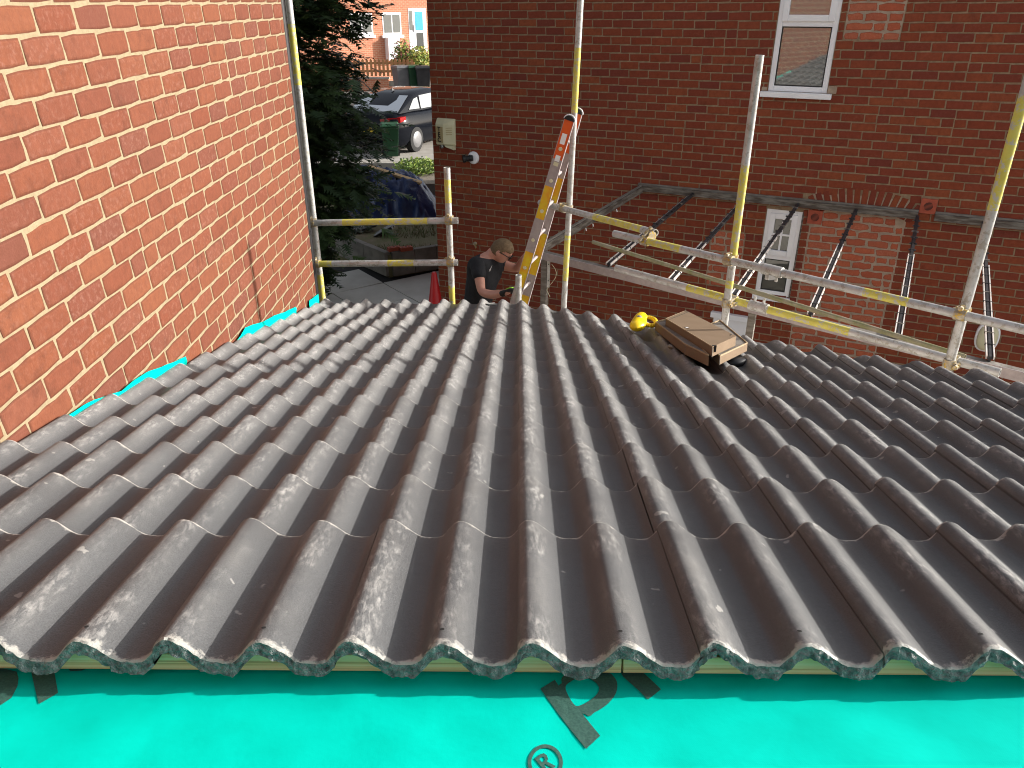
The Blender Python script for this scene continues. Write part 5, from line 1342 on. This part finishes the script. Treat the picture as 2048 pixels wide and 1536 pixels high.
# far house, turned to face the sun
HN = Vector((.60, -.80, 0)).normalized(); HT = Vector((.80, .60, 0)).normalized(); HP = Vector((gx(790, 80, 40.0), 40.0, .66))
def on_h(x, y): p = hit(x, y, HN, HP); return (p - HP).dot(HT), p.z
def hp(t, z, o=0): return HP + HT * t + HN * o + Vector((0, 0, z - HP.z))
fh = thing('terraced_house', HP, 'sunlit red brick house across the street with white door and window', 'house')
def hbox(mb, ta, tb, za, zb, oa, ob, m=0): mb.add([hp(t, z, o) for z in (za, zb) for o in (oa, ob) for t in (ta, tb)], [(0, 2, 3, 1), (4, 5, 7, 6), (0, 1, 5, 4), (2, 6, 7, 3), (0, 4, 6, 2), (1, 3, 7, 5)], m)
mb = MB(); mb.box((0, 0, 0), (16, 7, 6.2)); mbv = mb
me_h, _ = mb.mesh('wall', M['far_brick']); o = bpy.data.objects.new('wall', me_h); COL.objects.link(o); o.parent = fh; o.rotation_euler = (0, 0, math.atan2(HT.y, HT.x)); o.location = -HN * 3.5 + Vector((0, 0, 3.1))
mb = MB(); mb.prism([hp(-8.3, 6.85, .4), hp(-8.3, 6.85, -7.4), hp(-8.3, 9.2, -3.5)], HT * 16.6); mb.build('roof', M['slate'], fh)
d0, d1 = on_h(818, 60)[0], on_h(853, 60)[0]; dz0, dz1 = on_h(835, 104)[1], on_h(835, 16)[1]
mb = MB(); hbox(mb, d0, d1, dz0, dz1, -.05, .012); dr = mb.build('door', M['white_pvc'], fh)
dw = d1 - d0
mb = MB(); hbox(mb, d0 + dw * .36, d0 + dw * .80, dz0 + (dz1 - dz0) * .50, dz1 - .15, .013, .02); mb.build('pane', M['glass_blue'], dr)
mb = MB(); hbox(mb, d0 + dw * .40, d0 + dw * .80, dz0 + .12, dz0 + (dz1 - dz0) * .44, .013, .02); mb.build('pane', M['glass_dark'], dr)
mb = MB(); hbox(mb, d0 + dw * .03, d0 + dw * .22, dz0 + (dz1 - dz0) * .5, dz1 - .1, .013, .02); mb.build('pane', M['glass_grey'], dr)
mb = MB(); hbox(mb, d0 + dw * .26, d0 + dw * .29, dz0 + .9, dz0 + 1.2, .013, .05); mb.build('handle', M['galv'], dr)
def hwin(pxa, pxb, pya, pyb):
    a, b = on_h(pxa, (pya + pyb) / 2)[0], on_h(pxb, (pya + pyb) / 2)[0]; z0, z1 = on_h((pxa + pxb) / 2, pyb)[1], on_h((pxa + pxb) / 2, pya)[1]
    mb = MB(); hbox(mb, a, b, z0, z1, -.05, .012); wo = mb.build('window', M['white_pvc'], fh); w = b - a
    for f0, f1 in ((.06, .48), (.54, .94)):
        mb = MB(); hbox(mb, a + w * f0, a + w * f1, z0 + .1, z1 - .1, .013, .02); mb.build('pane', M['glass_grey'], wo)
    mb = MB(); hbox(mb, a - .08, b + .08, z0 - .12, z0 - .004, -.02, .1); mb.build('sill', M['white_pvc'], wo)
hwin(765, 802, 25, 70); hwin(700, 745, 25, 70)
mb = MB(); a = on_h(770, 90)[0]; b = on_h(793, 90)[0]; hbox(mb, a, b, on_h(780, 120)[1], on_h(780, 74)[1], -.02, .35); mb.build('bay_panel', M['white_pvc'], fh)
q = at_y(842, 118, 36.4); leaf_clump('garden_shrub', (q.x, q.y, .9), .55, .5, .75, 1600, [M['lf2'], M['lf4'], M['lf1'], M['lf4']], 8, 'yellow-green shrub behind the bins by the white door', 'shrub', .13)
q = at_y(808, 110, 36.9); leaf_clump('garden_shrub', (q.x, q.y, .9), .55, .5, .85, 1500, [M['lf3'], M['lf5'], M['lf1'], M['lf4']], 12, 'reddish green shrub behind the picket fence below the window', 'shrub', .13)
# parked car
M['car_paint'] = mat('black_car_paint', (.006, .007, .010), .12, 0, .15)
nt = M['car_paint'].node_tree.nodes['Principled BSDF']; nt.inputs['IOR'].default_value = 1.4
M['tyre'] = mat('tyre_rubber', (.02, .02, .02), .9); M['rim'] = mat('alloy_rim', (.16, .16, .165), .5, .3); M['tail'] = mat('red_tail_lamp', (.30, .006, .008), .2, 0, .5); M['plate'] = mat('yellow_number_plate', (.75, .52, .03), .5)
hd = Vector((.42, .907, 0)).normalized(); lf = Vector((-hd.y, hd.x, 0)); CP = at_y(796, 252, 19.9); CP.z = .60; CO = CP + hd * 2.2 + lf * .9
CRm = Matrix((hd, lf, Vector((0, 0, 1)))).transposed(); car = thing('parked_car', CO, 'black parked car seen from behind on the driveway beyond the conifer', 'car')
def cw(x, y, z): return CO + CRm @ Vector((x, y, z))
st_ = [(-2.2, .62, .36, .72), (-2.17, .74, .26, .90), (-2.05, .84, .22, 1.00), (-1.6, .89, .20, 1.02), (-.8, .90, .18, .98), (.2, .90, .18, .96), (1.0, .90, .18, .95), (1.5, .88, .19, .90), (2.0, .82, .22, .80), (2.17, .68, .28, .66)]
def car_ring(x, w, zl, zh): return [cw(x, s * y, z) for s, y, z in ((-1, w * .9, zl), (-1, w, zl + .12), (-1, w, zl + (zh - zl) * .55), (-1, w * .965, zl + (zh - zl) * .86), (-1, w * .86, zh - .01), (-1, w * .45, zh + .012), (1, w * .45, zh + .012), (1, w * .86, zh - .01), (1, w * .965, zl + (zh - zl) * .86), (1, w, zl + (zh - zl) * .55), (1, w, zl + .12), (1, w * .9, zl))]
mb = MB(); mb.loft([car_ring(*s) for s in st_]); bo_ = mb.build('body', M['car_paint'], car, True, auto=50)
gst = [(-1.95, .78, 1.00, 1.0), (-1.25, .70, 1.0, 1.36), (-.85, .66, .98, 1.43), (-.2, .645, .98, 1.46), (.35, .63, .97, 1.42), (1.15, .74, .96, .97)]
def gring(x, w, zl, zh): b = .80; return [cw(x, -b, zl), cw(x, -(w + (b - w) * .25), zl + (zh - zl) * .75), cw(x, -w * .93, zh - .012 * (zh > 1.1)), cw(x, -w * .4, zh + .012), cw(x, w * .4, zh + .012), cw(x, w * .93, zh - .012 * (zh > 1.1)), cw(x, w + (b - w) * .25, zl + (zh - zl) * .75), cw(x, b, zl)]
mb = MB(); mb.loft([gring(*g) for g in gst]); mb.build('cabin', M['car_paint'], car, True, auto=50)
def glass_quad(name, pts, n_):
    mb = MB(); nn = (pts[1] - pts[0]).cross(pts[2] - pts[0]).normalized(); cc = sum(pts, Vector()) / len(pts)
    if nn.dot(cc - cw(-.3, 0, .9)) < 0: nn = -nn
    mb.prism([p + nn * .008 for p in pts], nn * .006); mb.build(name, M['car_glass'], car)
glass_quad('rear_window', [cw(-1.92, -.73, 1.015), cw(-1.92, .73, 1.015), cw(-1.25, .63, 1.35), cw(-1.25, -.63, 1.35)], None)
for s in (-1, 1):
    glass_quad('side_window', [cw(-.92, s * .79, 1.02), cw(-.12, s * .79, 1.01), cw(-.16, s * .685, 1.34), cw(-.85, s * .69, 1.33)], None)
    glass_quad('side_window', [cw(-.06, s * .79, 1.01), cw(.82, s * .79, 1.0), cw(.36, s * .69, 1.31), cw(-.08, s * .68, 1.34)], None)
    glass_quad('quarter_window', [cw(-1.50, s * .79, 1.05), cw(-.99, s * .79, 1.03), cw(-.95, s * .70, 1.30), cw(-1.15, s * .71, 1.27)], None)
    mb = MB(); mb.loft([[cw(-2.02, s * .86, .80), cw(-2.02, s * .86, .92), cw(-1.82, s * .905, .93), cw(-1.82, s * .905, .84)], [cw(-2.21, s * .60, .80), cw(-2.20, s * .60, .90), cw(-2.0, s * .6, .93), cw(-2.0, s * .6, .84)], [cw(-2.215, s * .38, .82), cw(-2.21, s * .38, .88), cw(-2.0, s * .38, .88), cw(-2.0, s * .38, .82)]]); mb.build('tail_lamp', M['tail'], car)
    for x in (-1.35, 1.33):
        mb = MB(); mb.lathe(cw(x, s * .70, .31), CRm @ Vector((0, s, 0)), [(.20, 0), (.31, .01), (.315, .10), (.31, .20), (.22, .215)], 22); wh = mb.build('wheel', M['tyre'], car, True, auto=40)
        mb = MB(); mb.lathe(cw(x, s * .70, .31), CRm @ Vector((0, s, 0)), [(.215, .205), (.20, .218), (.05, .225), (.001, .225)], 22); mb.build('rim', M['rim'], wh, True, auto=40)
mb = MB(); mb.box(cw(-2.215, 0, .60), (.02, .52, .11), CRm); mb.build('number_plate', M['plate'], car)
mb = MB(); mb.loft([[cw(-1.05 + a, b, 1.44), cw(-1.05 + a + .02, b * .3, 1.50), cw(-1.05 + a + .1, b * .3, 1.46), cw(-1.05 + a + .14, b, 1.44)] for a, b in ((0, -.02), (0, .02))]); mb.build('aerial', M['black'], car)
